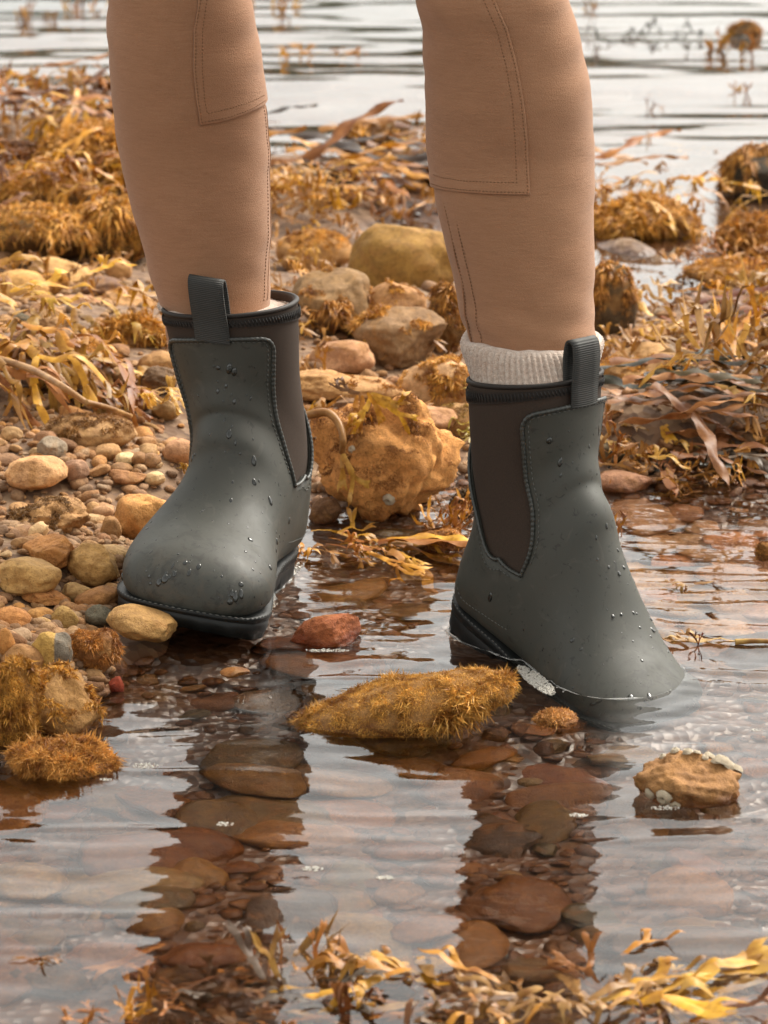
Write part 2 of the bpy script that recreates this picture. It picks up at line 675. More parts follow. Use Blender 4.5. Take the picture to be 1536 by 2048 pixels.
gx = steps([(-600, 120), (-120, 30), (-20, 4), (-4, .4), (-1.5, .05), (-.8, .014), (.8, .05), (1.5, .4), (4, 4), (20, 30), (120, 120), (600, None)])
gy = steps([(-300, 60), (-60, 12), (-12, 2), (-3, .2), (-1.2, .03), (-.9, .014), (1.4, .025), (4.2, .06), (7, .4), (12, 3), (40, 20), (200, 100), (900, None)])
g = link('beach_ground', sheet('beach_ground', gx, gy, terrain), M_GROUND)
tag(g, kind='structure')


# ------------------------------------------------------------------ water with real ripples
def ripple(x, y):
    wv = 0.0
    wx = x + 0.05 * vnoise(v3(x * 3.1, y * 3.1), 41)
    wy = y + 0.05 * vnoise(v3(x * 2.7, y * 2.7), 42)
    calm = 0.75 + 0.35 * smooth(-0.35, 0.2, y + 0.35 * x)          # the near left corner is stiller
    patch = 0.55 + 0.7 * vnoise(v3(x * 2.2, y * 2.6), 47)
    near = smooth(3.2, 1.5, y) * (np.abs(x) < 2.5)
    # little wind waves, crests roughly across the view
    wv = wv + near * (1 - .5 * smooth(.2, .45, y)) * calm * 0.00110 * np.clip(patch, .15, 1.4) * fbm(v3(wx * 7 + wy * 2, wy * 21), 3, 51, .42)
    wv = wv + near * calm * 0.00030 * np.clip(patch, 0, 1.4) * np.sin(2 * np.pi * (wy * 24 + wx * 4 + 1.4 * vnoise(v3(x * 4, y * 5), 52)))
    wv = wv + near * .00010 * np.clip(patch + .3, .2, 1.5) * np.sin(wy * 128 + wx * 44 + 2.2 * vnoise(v3(x * 7, y * 7), 53))
    wv = wv + near * .00007 * np.clip(1.4 - patch, .2, 1.5) * np.sin(wy * 165 - wx * 60 + 2.4 * vnoise(v3(x * 8, y * 8), 54))
    m1 = smooth(.0, .5, vnoise(v3(x * 4.5 + y, y * 6), 57) + .25 * smooth(-.1, .3, x))
    m2 = smooth(-.22, .5, vnoise(v3(x * 3.4 + 3, y * 5.2), 73) + .75 * smooth(.12, .30, x) * smooth(-.40, -.05, y) * smooth(.55, .3, y) + .3 * smooth(.25, .0, np.hypot(x - .0, y + .28)))
    cw = wy + .22 * (x - .15) ** 2 + .022 * vnoise(v3(x * 5, y * 7), 74) + .10 * x
    rg1 = (1 - np.abs(vnoise(v3(wx * 5.5, cw * 30), 71))) ** 4
    rg2 = (1 - np.abs(vnoise(v3(wx * 9 + 5, cw * 55 + wx * 6), 72))) ** 3
    wv = wv + near * m2 * (.00115 * rg1 + .00032 * rg2)
    wv = wv + near * .00026 * np.clip(patch + .4, .3, 1.5) * np.sin(wy * 92 + wx * 36 + 3.0 * vnoise(v3(x * 5, y * 6), 75))
    wv = wv + near * .00008 * m1 * np.sin(2 * np.pi * (wy / .023 + wx / .14) + 1.6 * vnoise(v3(x * 9, y * 9), 58))
    # rings leaving the boots and stones
    for (cx, cy, lam, amp, dec) in ((.20, -.08, .030, .00065, .16), (-.07, .16, .028, .00040, .14), (.015, -.14, .024, .00028, .12), (-.14, .03, .03, .00018, .14), (.235, -.31, .026, .00030, .10)):
        r = np.hypot(x - cx, (y - cy))
        wv = wv + near * amp * np.exp(-r / dec) * np.sin(2 * np.pi * r / lam + 1.2 * vnoise(v3(x * 6, y * 6), 55))
    # the open sea beyond the shore
    sea = smooth(1.6, 3.4, y) * smooth(60, 12, np.hypot(x, y))
    sx = x + 0.5 * vnoise(v3(x * .5, y * .5), 61)
    wv = wv + sea * (0.010 * fbm(v3(sx * .75, y * 3.0), 3, 62, .45) + 0.0024 * fbm(v3(sx * 4, y * 14), 2, 66))
    return wv


wx_ = steps([(-600, 120), (-120, 30), (-20, 4), (-4, .3), (-1.6, .05), (-.75, .009), (.75, .05), (1.6, .3), (4, 4), (20, 30), (120, 120), (600, None)])
wy_ = steps([(-300, 60), (-60, 12), (-12, 2), (-3, .3), (-1.2, .02), (-.86, .0046), (.62, .012), (2.4, .025), (6, .05), (10, .3), (20, 3), (60, 30), (300, 100), (900, None)])
wo_ = link('water', sheet('water', wx_, wy_, ripple), M_WATER)
tag(wo_, kind='structure')

# the far wooded shore, only seen mirrored in the sea
hx = np.linspace(-420, 420, 90)
hv, nrow = [], 6
for j in range(nrow):
    f = j / (nrow - 1)
    yy = 300 + 90 * f + 12 * vnoise(v3(hx * .02, np.full_like(hx, j * 3.1)), 81)
    top = 36 + 12 * vnoise(v3(hx * .011, np.zeros_like(hx)), 82) + 4 * fbm(v3(hx * .08, np.zeros_like(hx)), 3, 83)
    hv.append(np.stack([hx, yy, -2 + (top + 2) * math.sin(f * math.pi / 2)], -1))
tag(link('hills', mesh_of('hills', np.concatenate(hv), grid_faces(90, nrow)), M_HILL), kind='structure')

# ------------------------------------------------------------------ the person
person = empty('person', (0, 0, 0))
tag(person, 'person standing with one foot in the water, in tan breeches and dark rubber ankle boots', 'person')

# ---- boots
SECT = np.array([
    # Fx    Fz    Bx    Bz    half-width  k   ptop  pbot  yc
    (.2835, .036, .2835, .027, .012, .50, 2.0, 2.0, -.012),
    (.2810, .047, .2815, .024, .028, .42, 2.0, 2.6, -.012),
    (.2730, .0575, .2745, .022, .0425, .38, 2.05, 3.2, -.011),
    (.2580, .068, .2590, .021, .0540, .36, 2.05, 3.6, -.009),
    (.2330, .0765, .231, .021, .0605, .36, 2.05, 3.8, -.006),
    (.2050, .085, .200, .022, .0598, .37, 2.05, 3.8, -.002),
    (.1830, .0975, .165, .025, .0545, .39, 2.1, 3.6, .001),
    (.1660, .114, .125, .029, .0485, .42, 2.05, 3.2, .002),
    (.1540, .131, .085, .030, .0455, .44, 2.0, 3.6, .001),
    (.1460, .148, .045, .031, .0445, .46, 2.0, 3.8, 0),
    (.1390, .165, .010, .034, .0440, .48, 2.0, 3.8, 0),
    (.1330, .180, .000, .058, .0440, .49, 2.0, 2.9, 0),
    (.1290, .193, -.001, .085, .0445, .50, 2.0, 2.4, 0),
    (.1265, .205, .003, .115, .0465, .50, 2.0, 2.15, 0),
    (.1260, .218, .006, .150, .0490, .50, 2.1, 2.15, 0),
    (.1260, .232, .008, .190, .0520, .50, 2.15, 2.15, 0),
    (.1265, .248, .008, .228, .0550, .50, 2.15, 2.15, 0),
    (.1270, .264, .008, .262, .0570, .50, 2.15, 2.15, 0),
])
NS = len(SECT) - 1
_SD = crspline(SECT, 600)
_ST = np.linspace(0, 1, 600)


class Boot:
    def __init__(self, M, lean_fwd, lean_side, flip, top_scale=1.0):
        self.M, self.lf, self.ls, self.flip, self.ts = M, lean_fwd, lean_side, flip, top_scale

    def raw(self, t, th):
        t, th = np.broadcast_arrays(np.asarray(t, float), np.asarray(th, float))
        s = [np.interp(t, _ST, _SD[:, k]) for k in range(9)]
        Fx, Fz, Bx, Bz, hw, kk, pt, pb, yc = s
        c, sn = np.cos(th), np.sin(th)
        p = np.where(c >= 0, pt, pb)
        cc = np.sign(c) * np.abs(c) ** (2 / p)
        ss = np.sign(sn) * np.abs(sn) ** (2 / p)
        ax = np.where(c >= 0, 1 - kk, kk) * cc
        x = Bx + (Fx - Bx) * (kk + ax)
        z = Bz + (Fz - Bz) * (kk + ax)
        y = yc * self.flip + hw * ss
        # soft creases where the ankle bends
        cre = np.exp(-((t - 0.56) / 0.035) ** 2) * np.clip(c, 0, 1) ** 2 * 0.0034 - np.exp(-((t - 0.63) / 0.03) ** 2) * np.clip(c, 0, 1) * 0.0030
        x = x + cre
        return np.stack([x, y, z], -1)

    def bend(self, p):
        b = smooth(.06, .20, p[..., 2])
        piv = np.array([.075, 0, .095])
        q = p - piv
        a = b * self.lf
        x = q[..., 0] * np.cos(a) + q[..., 2] * np.sin(a)
        z = -q[..., 0] * np.sin(a) + q[..., 2] * np.cos(a)
        a2 = b * self.ls
        y = q[..., 1] * np.cos(a2) + z * np.sin(a2)
        z = -q[..., 1] * np.sin(a2) + z * np.cos(a2)
        return np.stack([x, y, z], -1) + piv

    def nrm(self, t, th):
        e = 1e-3
        t1, t0 = np.clip(t + e, 0, 1), np.clip(t - e, 0, 1)
        du = self.raw(t, th + e) - self.raw(t, th - e)
        dv = self.raw(t1, th) - self.raw(t0, th)
        n = np.cross(du, dv)
        l = np.linalg.norm(n, axis=-1, keepdims=True)
        n = n / np.maximum(l, 1e-12)
        ctr = 0.5 * (self.raw(t, 0 * th) + self.raw(t, 0 * th + np.pi))
        d = np.sum(n * (self.raw(t, th) - ctr), -1, keepdims=True)
        return n * np.where(d < 0, -1, 1)

    def pt(self, t, th, off=0.0):
        """local surface point, lifted off by off"""
        t, th = np.broadcast_arrays(np.asarray(t, float), np.asarray(th, float))
        off = np.broadcast_to(np.asarray(off, float), t.shape)
        return self.bend(self.raw(t, th) + self.nrm(t, th) * off[..., None])

    def world(self, p):
        return p @ self.M[:3, :3].T + self.M[:3, 3]


T0, T1 = 9.45 / NS, 15.75 / NS
A0 = rad(76)


def a_edge0(t):
    s = np.clip((np.asarray(t, float) - T0) / (T1 - T0), 0, 1)
    a = rad(52) + (A0 - rad(52)) * np.exp(-(s / .12) ** 1.1)
    u = np.clip((s - .90) / .10, 0, 1)
    return a * (1 - .22 * (1 - np.sqrt(np.clip(1 - u * u, 0, 1))))


def b_edge0(t):
    s = np.clip((np.asarray(t, float) - T0) / (1 - T0), 0, 1)
    return rad(6) + (np.pi - A0 - rad(6)) * np.clip(1 - s / .80, 0, 1) ** .72


def make_boot(label, M, lf, ls, flip, droplets_seed, da=0.0, db=0.0):
    def a_edge(t):
        return a_edge0(t) + da * smooth(T0, T0 + .2, np.asarray(t, float))

    def b_edge(t):
        return b_edge0(t) + db * smooth(T0 + .02, T0 + .42, np.asarray(t, float))

    B = Boot(M, lf, ls, flip)
    mw = Matrix([list(r) for r in M])
    OFF = .0032
    # neoprene shaft, with its lining
    th = np.linspace(0, 2 * np.pi, 72, endpoint=False)
    tt = np.concatenate([np.linspace(T0 - .06, 1, 46)])
    v = [B.pt(np.full(72, t), th, 0.0 if t < 1 else -.0005) for t in tt]
    v += [B.pt(np.full(72, 1.0), th, -.0035)] + [B.pt(np.full(72, t), th, -.005) for t in (.98, .94, .88, .80)]
    shaft = link('boot', mesh_of('boot', np.concatenate(v), grid_faces(72, len(v), True)), M_NEO, person)
    shaft.matrix_world = mw
    shaft['label'] = label
    # moulded rubber foot with tongue panel and heel counter
    acc = Acc()
    nA, nB = 40, 34
    thf = np.concatenate([np.linspace(-A0, A0, nA + 1)[:-1], np.linspace(A0, 2 * np.pi - A0, nB + 1)[:-1]])
    tl = np.concatenate([np.linspace(0, .12, 14)[:-1], np.linspace(.12, T0, 60)])
    n = len(thf)
    v = np.concatenate([B.pt(np.full(n, t), thf, OFF) for t in tl])
    q = grid_faces(n, len(tl), True)
    v = np.concatenate([v, v[:n].mean(0)[None]])
    k = np.arange(n)
    acc.add(v, q, np.stack([np.full(n, len(v) - 1), (k + 1) % n, k], -1))
    tf = np.linspace(T0, T1, 60)
    u = np.linspace(-1, 1, nA + 1)
    acc.add(np.concatenate([B.pt(np.full(nA + 1, t), u * a_edge(t), OFF) for t in tf]), grid_faces(nA + 1, len(tf)))
    tb = np.linspace(T0, 1 - .005, 60)
    u = np.linspace(-1, 1, nB + 1)
    acc.add(np.concatenate([B.pt(np.full(nB + 1, t), np.pi + u * b_edge(t), OFF) for t in tb]), grid_faces(nB + 1, len(tb)))
    me = acc.mesh('rubber_upper')
    bm = bmesh.new()
    bm.from_mesh(me)
    bmesh.ops.remove_doubles(bm, verts=bm.verts, dist=1e-5)
    bmesh.ops.recalc_face_normals(bm, faces=bm.faces)
    bm.to_mesh(me)
    bm.free()
    up = link('rubber_upper', me, M_RUBBER, shaft)
    md = up.modifiers.new('thickness', 'SOLIDIFY')
    md.thickness = .0028
    md.offset = -1
    # raised rope-like edging
    acc = Acc()

    def rope(path, r=.0020, seg=.0042):
        path = resample(path, step=seg / 5)
        s = np.arange(len(path)) / 5.0
        tube(acc, path, r * (1 + .09 * np.sin(2 * np.pi * s)), 8)

    ts = np.linspace(T0, T1, 90)
    left = B.pt(ts, a_edge(ts), OFF + .0004)
    right = B.pt(ts, -a_edge(ts), OFF + .0004)
    u = np.linspace(1, -1, 40)
    top = B.pt(np.full(40, T1), u * a_edge(T1), OFF + .0004)
    rope(np.concatenate([left, top[1:-1], right[::-1]]))
    tsb = np.linspace(T0, .99, 90)
    for sg in (1, -1):
        rope(B.pt(tsb, np.pi + sg * b_edge(tsb), OFF + .0004), .0017)
    link('edging', acc.mesh('edging'), M_TRIM, shaft)
    # second line of stitching inside the edging, and along the heel counter
    acc = Acc()

    def stitches(path, step=.0046, ln=.0030, r=.0006):
        path = resample(path, step=step)
        tan = np.gradient(path, axis=0)
        tan /= np.linalg.norm(tan, axis=1)[:, None] + 1e-9
        for p_, t_ in zip(path, tan):
            tube(acc, [p_ - t_ * ln / 2, p_, p_ + t_ * ln / 2], [r * .5, r, r * .5], 4)

    ts = np.linspace(T0 + .01, T1 - .010, 80)
    ins = rad(5.5)
    stitches(np.concatenate([B.pt(ts, a_edge(ts) - ins, OFF + .0003), B.pt(np.full(30, T1 - .010), np.linspace(1, -1, 30) * (a_edge(T1 - .01) - ins), OFF + .0003)[1:-1], B.pt(ts, ins - a_edge(ts), OFF + .0003)[::-1]]))
    tsb = np.linspace(T0 + .02, T0 + .30, 60)
    for sg in (1, -1):
        stitches(B.pt(tsb, np.pi + sg * (b_edge(tsb) - rad(4.5)), OFF + .0003))
        # seam of the heel counter, running down from the gore
        tc_ = np.linspace(8.2 / NS, 10.6 / NS, 30)
        stitches(B.pt(tc_, sg * (rad(104) + rad(26) * np.linspace(0, 1, 30)), OFF + .0002))
    tag(link('stitching', acc.mesh('stitching'), M_THREAD_GREY, shaft), kind='stuff')
    # collar: rolled binding and a band of zigzag stitching under it
    acc = Acc()
    thc = np.linspace(0, 2 * np.pi, 97)
    tube(acc, B.pt(np.full(97, .998), thc, -.0008), .0023, 8, False)
    for t0_, t1_ in ((.987, .962),):
        v = np.concatenate([B.pt(np.full(97, t_), thc, .0012) for t_ in (t0_, t1_)])
        acc.add(v, grid_faces(97, 2))
    col = link('collar_binding', acc.mesh('collar_binding'), M_BIND, shaft)
    acc = Acc()
    for i in range(110):
        a = 2 * np.pi * i / 110
        tube(acc, B.pt(np.array([.984, .975, .965]), np.array([a, a + .018, a + .036]), .0018), [.0003, .0006, .0003], 4)
    tag(link('collar_stitching', acc.mesh('collar_stitching'), M_THREAD_DARK, shaft), kind='stuff')
    # pull loop of webbing
    acc = Acc()
    F = B.bend(B.raw(np.array([T1 - .006, T1 + .02, .985, 1.0]), np.zeros(4)))
    rim = F[3]
    nrm = np.array([1.0, 0, 0])
    up_ = F[3] - F[1]
    up_ /= np.linalg.norm(up_)
    fw = np.cross([0, 1, 0], up_)
    fw = fw if fw[0] > 0 else -fw
    path = np.array([F[0] + fw * .006, F[1] + fw * .0055, F[2] + fw * .0048, rim + fw * .0052 + up_ * .003, rim + fw * .006 + up_ * .018, rim + fw * .0045 + up_ * .030, rim + up_ * .0345,
                     rim - fw * .0045 + up_ * .0325, rim - fw * .0070 + up_ * .020, rim - fw * .0065 + up_ * .002, rim - fw * .006 - up_ * .02])
    path = crspline(path, 60)
    tan = np.gradient(path, axis=0)
    tan /= np.linalg.norm(tan, axis=1)[:, None]
    side = np.array([0, 1.0, 0])
    nn = np.cross(tan, side)
    nn /= np.linalg.norm(nn, axis=1)[:, None]
    hw, ht = .0152, .0011
    prof = [(-hw, -ht), (-hw * .5, -ht), (0, -ht), (hw * .5, -ht), (hw, -ht), (hw, ht), (hw * .5, ht), (0, ht), (-hw * .5, ht), (-hw, ht)]
    rib = 1 + .0 * tan[:, :1]
    # keep the lower half hugging the round shaft
    hug = smooth(F[2][2] + .012, F[0][2], path[:, 2]) * (np.arange(60) < 30)
    v = []
    for a_, b_ in prof:
        bow = -(a_ ** 2) / (2 * .06) * hug
        v.append(path + side * a_ + nn * b_ + fw * bow[:, None])
    v = np.stack(v, 1).reshape(-1, 3)
    acc.add(v, grid_faces(10, 60, True))
    link('pull_loop', acc.mesh('pull_loop'), M_WEB, shaft)
    # sole with welt, heel block and side lugs
    ox = np.array([-.0045, -.003, .003, .014, .034, .062, .10, .135, .17, .205, .235, .257, .274, .2845, .2885, .2900])
    ow = np.array([.0, .013, .0245, .0335, .0390, .0410, .0425, .0470, .0550, .0620, .0640, .0592, .0475, .0325, .0165, .0])
    yc = np.interp(ox, SECT[:6, 0][::-1], SECT[:6, 8][::-1]) * flip
    yc[ox < .18] = 0
    outl = np.concatenate([np.stack([ox, yc + ow], -1), np.stack([ox, yc - ow], -1)[::-1][1:-1]])
    outl = crspline(np.concatenate([outl, outl[:1]]), 500)
    outl = resample(outl, n=241)[:-1]
    tan = np.roll(outl, -1, 0) - np.roll(outl, 1, 0)
    nor = np.stack([-tan[:, 1], tan[:, 0]], -1)
    nor /= np.linalg.norm(nor, axis=1)[:, None]
    if np.sum(nor[:, 0] * (outl[:, 0] - .14)) < 0:
        nor = -nor
    x = outl[:, 0]
    zb = np.where(x < .088, 0.0, np.where(x < .118, .007, 0.0)) + .008 * np.clip((x - .235) / .055, 0, 1) ** 2
    zt = np.interp(x, [0, .08, .13, .22, .27, .29], [.034, .033, .028, .022, .0225, .025])
    i = np.arange(240)
    lug = ((i // 4) % 2) * 1.0
    layers = [(0.0, -.006, 0), (0.0, -.0024, 1), (.22, -.0014, 1), (.30, -.0004, 0), (.72, .0002, 0), (.75, -.0006, 0), (.78, .0012, 0), (.95, .0018, 0), (1.0, .0012, 0), (1.0, -.0030, 0), (1.12, -.0075, 0), (1.12, -.014, 0)]
    vv = []
    for f, o, lg in layers:
        off = o - lg * lug * .0014
        xy = outl + nor * off[:, None] if np.ndim(off) else outl + nor * off
        vv.append(np.column_stack([xy, zb + (zt - zb) * f]))
    v = np.concatenate(vv)
    q = grid_faces(240, len(layers), True)
    cb, ct = vv[0].mean(0), vv[-1].mean(0)
    half = np.arange(120)
    capb = np.stack([half[:-1], half[1:], 239 - half[1:], 239 - half[:-1]], -1)
    L0 = (len(layers) - 1) * 240
    acc = Acc()
    acc.add(v, np.concatenate([q, capb, capb + L0]))
    me = acc.mesh('sole', False)
    bm = bmesh.new()
    bm.from_mesh(me)
    bmesh.ops.recalc_face_normals(bm, faces=bm.faces)
    bm.to_mesh(me)
    bm.free()
    sole = link('sole', me, M_SOLE, shaft)
    # stitched thread sunk in the welt
    acc = Acc()
    wl = np.column_stack([outl + nor * .0016, zt + .0004])
    stitches(np.concatenate([wl, wl[:1]]), .0052, .0030, .0006)
    tag(link('welt_stitching', acc.mesh('welt_stitching'), M_THREAD_GREY, shaft), kind='stuff')
    # beads of water
    rg = np.random.default_rng(droplets_seed)
    acc = Acc()
    bmi = bmesh.new()
    bmesh.ops.create_icosphere(bmi, subdivisions=2, radius=1)
    iv = np.array([v_.co[:] for v_ in bmi.verts])
    it = np.array([[v_.index for v_ in f.verts] for f in bmi.faces])
    bmi.free()
    cnt = 0
    while cnt < 170:
        t = .06 + .80 * rg.random() ** 1.3
        thd = rg.uniform(-1, 1) * (np.pi * .62 if t < T0 else float(a_edge(t)) - .12)
        if t > T0 and rg.random() < .45:
            continue
        pos = B.pt(np.array([t]), np.array([thd]), OFF)[0]
        n_ = B.pt(np.array([t]), np.array([thd]), OFF + .01)[0] - pos
        n_ /= np.linalg.norm(n_)
        if n_[2] < -.2:
            continue
        r = .0005 + .0026 * rg.random() ** 4.5
        dn = np.array([0, 0, -1.0]) - n_ * (-n_[2])
        ln = np.linalg.norm(dn)
        dn = dn / ln if ln > .2 else np.cross(n_, [0, 1, 0])
        sd_ = np.cross(n_, dn)
        el = 1 + (1.2 if rg.random() < .85 else 3.2) * rg.random() * min(1, ln * 1.5)
        w_ = iv.copy()
        w_[:, 0] *= (1 - .28 * (w_[:, 1] < 0) * np.abs(w_[:, 1]))
        acc.add(pos + r * (w_[:, :1] * sd_ + w_[:, 1:2] * el * dn + w_[:, 2:] * .38 * n_), None, it)
        cnt += 1
    tag(link('water_beads', acc.mesh('water_beads'), M_DROP, shaft), kind='stuff')
    return B


def boot_matrix(ox, oy, oz, head_x, head_y, pitch_up, roll=0.0):
    h = math.atan2(head_y, head_x)
    m = Matrix.Translation((ox, oy, oz)) @ Matrix.Rotation(h, 4, 'Z') @ Matrix.Rotation(-pitch_up, 4, 'Y') @ Matrix.Rotation(roll, 4, 'X')
    return np.array(m)


M_A = boot_matrix(-.119, .250, -.008, -.265, -.964, rad(5.0), rad(-6)) @ np.diag([.95, 1.09, 1.02, 1.0])
B_A = make_boot('olive rubber ankle boot with brown side gore, toe up on the pebbles', M_A, rad(6), rad(-11), -1, 3)
M_B = boot_matrix(.073, .070, .001, .665, -.747, rad(-17.5), rad(0)) @ np.diag([.935, 1.0, 1.03, 1.0])
B_B = make_boot('olive rubber ankle boot with brown side gore, toe under water, wool sock folded over its top', M_B, rad(-20.5), rad(0), 1, 5, rad(5), rad(9))


# ---- breeches
class Leg:
    def __init__(self, rows, depth_rows, upper, ry_f=1.0):
        zs, cx, cy, rx, ry = [], [], [], [], []
        for py, l, r in rows:
            Y = np.interp(py, [d[0] for d in depth_rows], [d[1] for d in depth_rows])
            a, b = PY(l, py, Y), PY(r, py, Y)
            zs.append(a[2])
            cx.append((a[0] + b[0]) / 2)
            cy.append(Y)
            rx.append((b[0] - a[0]) / 2)
            ry.append((b[0] - a[0]) / 2 * ry_f)
        self.tab = np.array([zs, cx, cy, rx, ry]).T[np.argsort(zs)]
        self.tab = np.concatenate([self.tab, np.array(upper)])

    def ring(self, z):
        T = self.tab
        return [np.interp(z, T[:, 0], T[:, k]) for k in range(1, 5)]

    def pt(self, th, z, off=0.0):
        th, z = np.broadcast_arrays(np.asarray(th, float), np.asarray(z, float))
        cx, cy, rx, ry = self.ring(z)
        fold = .0008 * vnoise(v3(z.ravel() * 55, th.ravel() * 1.5, z.ravel() * 0 + self.tab[0, 1]), 91).reshape(z.shape)
        low = smooth(.10, .0, z - self.tab[0, 0]) * .0052 * vnoise(v3(z.ravel() * 70 + np.sin(th.ravel() + .6) * 1.6, np.cos(th.ravel()) * 1.3, np.sin(th.ravel()) * 1.3 + self.tab[0, 1] * 40), 92).reshape(z.shape)
        low = low + smooth(.44, .56, z) * .0015 * vnoise(v3(z.ravel() * 48 + np.sin(th.ravel() * 1.0 + 1.0) * 1.8, np.cos(th.ravel()) * 1.2, np.sin(th.ravel()) * 1.2), 93).reshape(z.shape)
        o = off + fold + low
        return np.stack([cx + (rx + o) * np.sin(th), cy - (ry + o) * np.cos(th), z], -1)

    def hit(self, px, py):
        Y = self.tab[2, 2]
        th = 0.0
        z = 0.3
        for _ in range(8):
            p = PY(px, py, Y)
            z = p[2]
            cx, cy, rx, ry = self.ring(z)
            s = np.clip((p[0] - cx) / rx, -.999, .999)
            th = math.asin(s)
            Y = cy - ry * math.cos(th)
        return th, z


def smooth_tab(leg):
    T = leg.tab
    z = np.linspace(T[0, 0], T[-1, 0], 160)
    out = np.column_stack([z] + [np.interp(z, T[:, 0], T[:, k]) for k in range(1, 5)])
    for _ in range(5):
        out[1:-1, 1:] = (out[:-2, 1:] + 2 * out[1:-1, 1:] + out[2:, 1:]) / 4
    leg.tab = out


LEG_A = Leg([(-60, 213, 480), (0, 215, 497), (60, 216, 508), (110, 217, 516), (200, 223, 531), (300, 236, 540), (400, 259, 542), (500, 287, 541), (560, 304, 541), (630, 328, 545), (700, 345, 548)],
            [(0, .185), (300, .215), (630, .213), (700, .213)],
            [(.66, -.150, .15, .075, .080), (.78, -.122, .13, .085, .090)], 1.0)
LEG_B = Leg([(-60, 836, 1122), (0, 840, 1139), (40, 849, 1152), (100, 854, 1166), (200, 856, 1185), (300, 859, 1189), (400, 869, 1189), (500, 893, 1189), (600, 916, 1188), (690, 934, 1189), (760, 950, 1190)],
            [(0, .02), (300, .05), (690, .035), (760, .035)],
            [(.66, .068, .02, .078, .080), (.78, .040, .06, .085, .090)], 1.0)
acc = Acc()
for lg in (LEG_A, LEG_B):
    smooth_tab(lg)
    zz = np.linspace(lg.tab[0, 0], lg.tab[-1, 0], 110)
    th = np.linspace(0, 2 * np.pi, 64, endpoint=False)
    acc.add(np.concatenate([lg.pt(th, np.full(64, z_)) for z_ in zz]), grid_faces(64, 110, True))
hips = []
th = np.linspace(0, 2 * np.pi, 64, endpoint=False)
for z_, rx, ry in ((.755, .10, .06), (.775, .168, .10), (.82, .178, .112), (.90, .176, .112), (.97, .150, .098), (1.0, .140, .09)):
    hips.append(np.stack([-.04 + rx * np.sin(th), .09 - ry * np.cos(th), np.full(64, z_)], -1))
acc.add(np.concatenate(hips), grid_faces(64, len(hips), True))
breeches = link('breeches', acc.mesh('breeches'), M_CLOTH, person)


def patch(leg, edge_px, bottom_px, th_end, seam_px, stitch_px):
    e = np.array([leg.hit(*p_) for p_ in edge_px])          # (theta, z) from top to bottom corner
    b = np.array([leg.hit(*p_) for p_ in bottom_px])         # from corner round the leg
    b = np.concatenate([b, [[th_end, b[-1, 1] + (b[-1, 1] - b[-2, 1]) * .6]]])
    ztop = .72
    e = np.concatenate([[[e[0, 0] + (e[0, 0] - e[1, 0]) * .9, ztop]], e])
    nu, nv = 40, 70
    bb = resample(b, n=nu)
    rows = []
    for j in range(nv):
        f = j / (nv - 1)
        z = bb[:, 1] + (ztop - bb[:, 1]) * f
        et = np.interp(z, e[::-1, 1], e[::-1, 0])
        u = (bb[:, 0] - bb[0, 0]) / (bb[-1, 0] - bb[0, 0])
        th_ = et + (bb[-1, 0] - et) * u
        rows.append(leg.pt(th_, z, .0004))
    me = mesh_of('knee_patch', np.concatenate(rows), grid_faces(nu, nv))
    bm = bmesh.new()
    bm.from_mesh(me)
    # outward normals
    c0 = bm.faces[nu * 20 + 5] if hasattr(bm.faces, 'ensure_lookup_table') and (bm.faces.ensure_lookup_table() or True) else None
    cx, cy, _, _ = leg.ring(.5)
    p0 = c0.calc_center_median()
    if c0.normal.dot(Vector((p0.x - cx, p0.y - cy, 0))) < 0:
        bmesh.ops.reverse_faces(bm, faces=bm.faces)
    bm.to_mesh(me)
    bm.free()
    o = link('knee_patch', me, M_CLOTH, breeches)
    md = o.modifiers.new('thickness', 'SOLIDIFY')
    md.thickness = .0024
    md.offset = 1
    bv = o.modifiers.new('soft_edge', 'BEVEL')
    bv.width = .0006
    bv.segments = 2
    a2 = Acc()

    def dash(path_px, off):
        pp = []
        for p_ in resample(np.array(path_px, float), step=2.0):
            t_, z_ = leg.hit(*p_)
            pp.append(leg.pt(np.array([t_]), np.array([z_]), off)[0])
        pp = resample(np.array(pp), step=.0031)
        tan = np.gradient(pp, axis=0)
        tan /= np.linalg.norm(tan, axis=1)[:, None] + 1e-9
        for q_, t_ in zip(pp, tan):
            tube(a2, [q_ - t_ * .0010, q_, q_ + t_ * .0010], [.0003, .00055, .0003], 4)

    for s_ in stitch_px:
        dash(s_, .0027)
    for s_ in seam_px:
        dash(s_, .0002)
    tag(link('stitching', a2.mesh('stitching'), M_CLOTH_THREAD, breeches), kind='stuff')
    return o


patch(LEG_A, [(396, 0), (387, 60), (386, 140), (392, 200), (400, 249)], [(400, 249), (450, 240), (500, 222), (529, 204)], 2.6,
      [[(528, 215), (536, 300), (537, 400), (534, 500), (528, 600)]],
      [[(400, 0), (391, 60), (390, 140), (396, 200), (403, 244), (450, 235), (500, 217), (526, 201)], [(412, 0), (404, 60), (403, 140), (408, 200), (413, 226), (450, 218), (500, 202), (524, 190)]])
patch(LEG_B, [(990, 0), (1016, 60), (1034, 130), (1046, 200), (1054, 280), (1060, 389)], [(1060, 389), (1000, 388), (930, 384), (890, 379), (865, 372)], -2.6,
      [[(886, 392), (905, 480), (926, 570), (944, 690)], [(902, 392), (922, 480), (943, 570), (962, 690)]],
      [[(985, 0), (1011, 60), (1029, 130), (1041, 200), (1049, 280), (1055, 384), (1000, 383), (930, 379), (890, 374), (868, 367)], [(968, 0), (994, 60), (1012, 130), (1024, 200), (1030, 280), (1033, 364), (1000, 364), (930, 361), (890, 355), (872, 349)]])
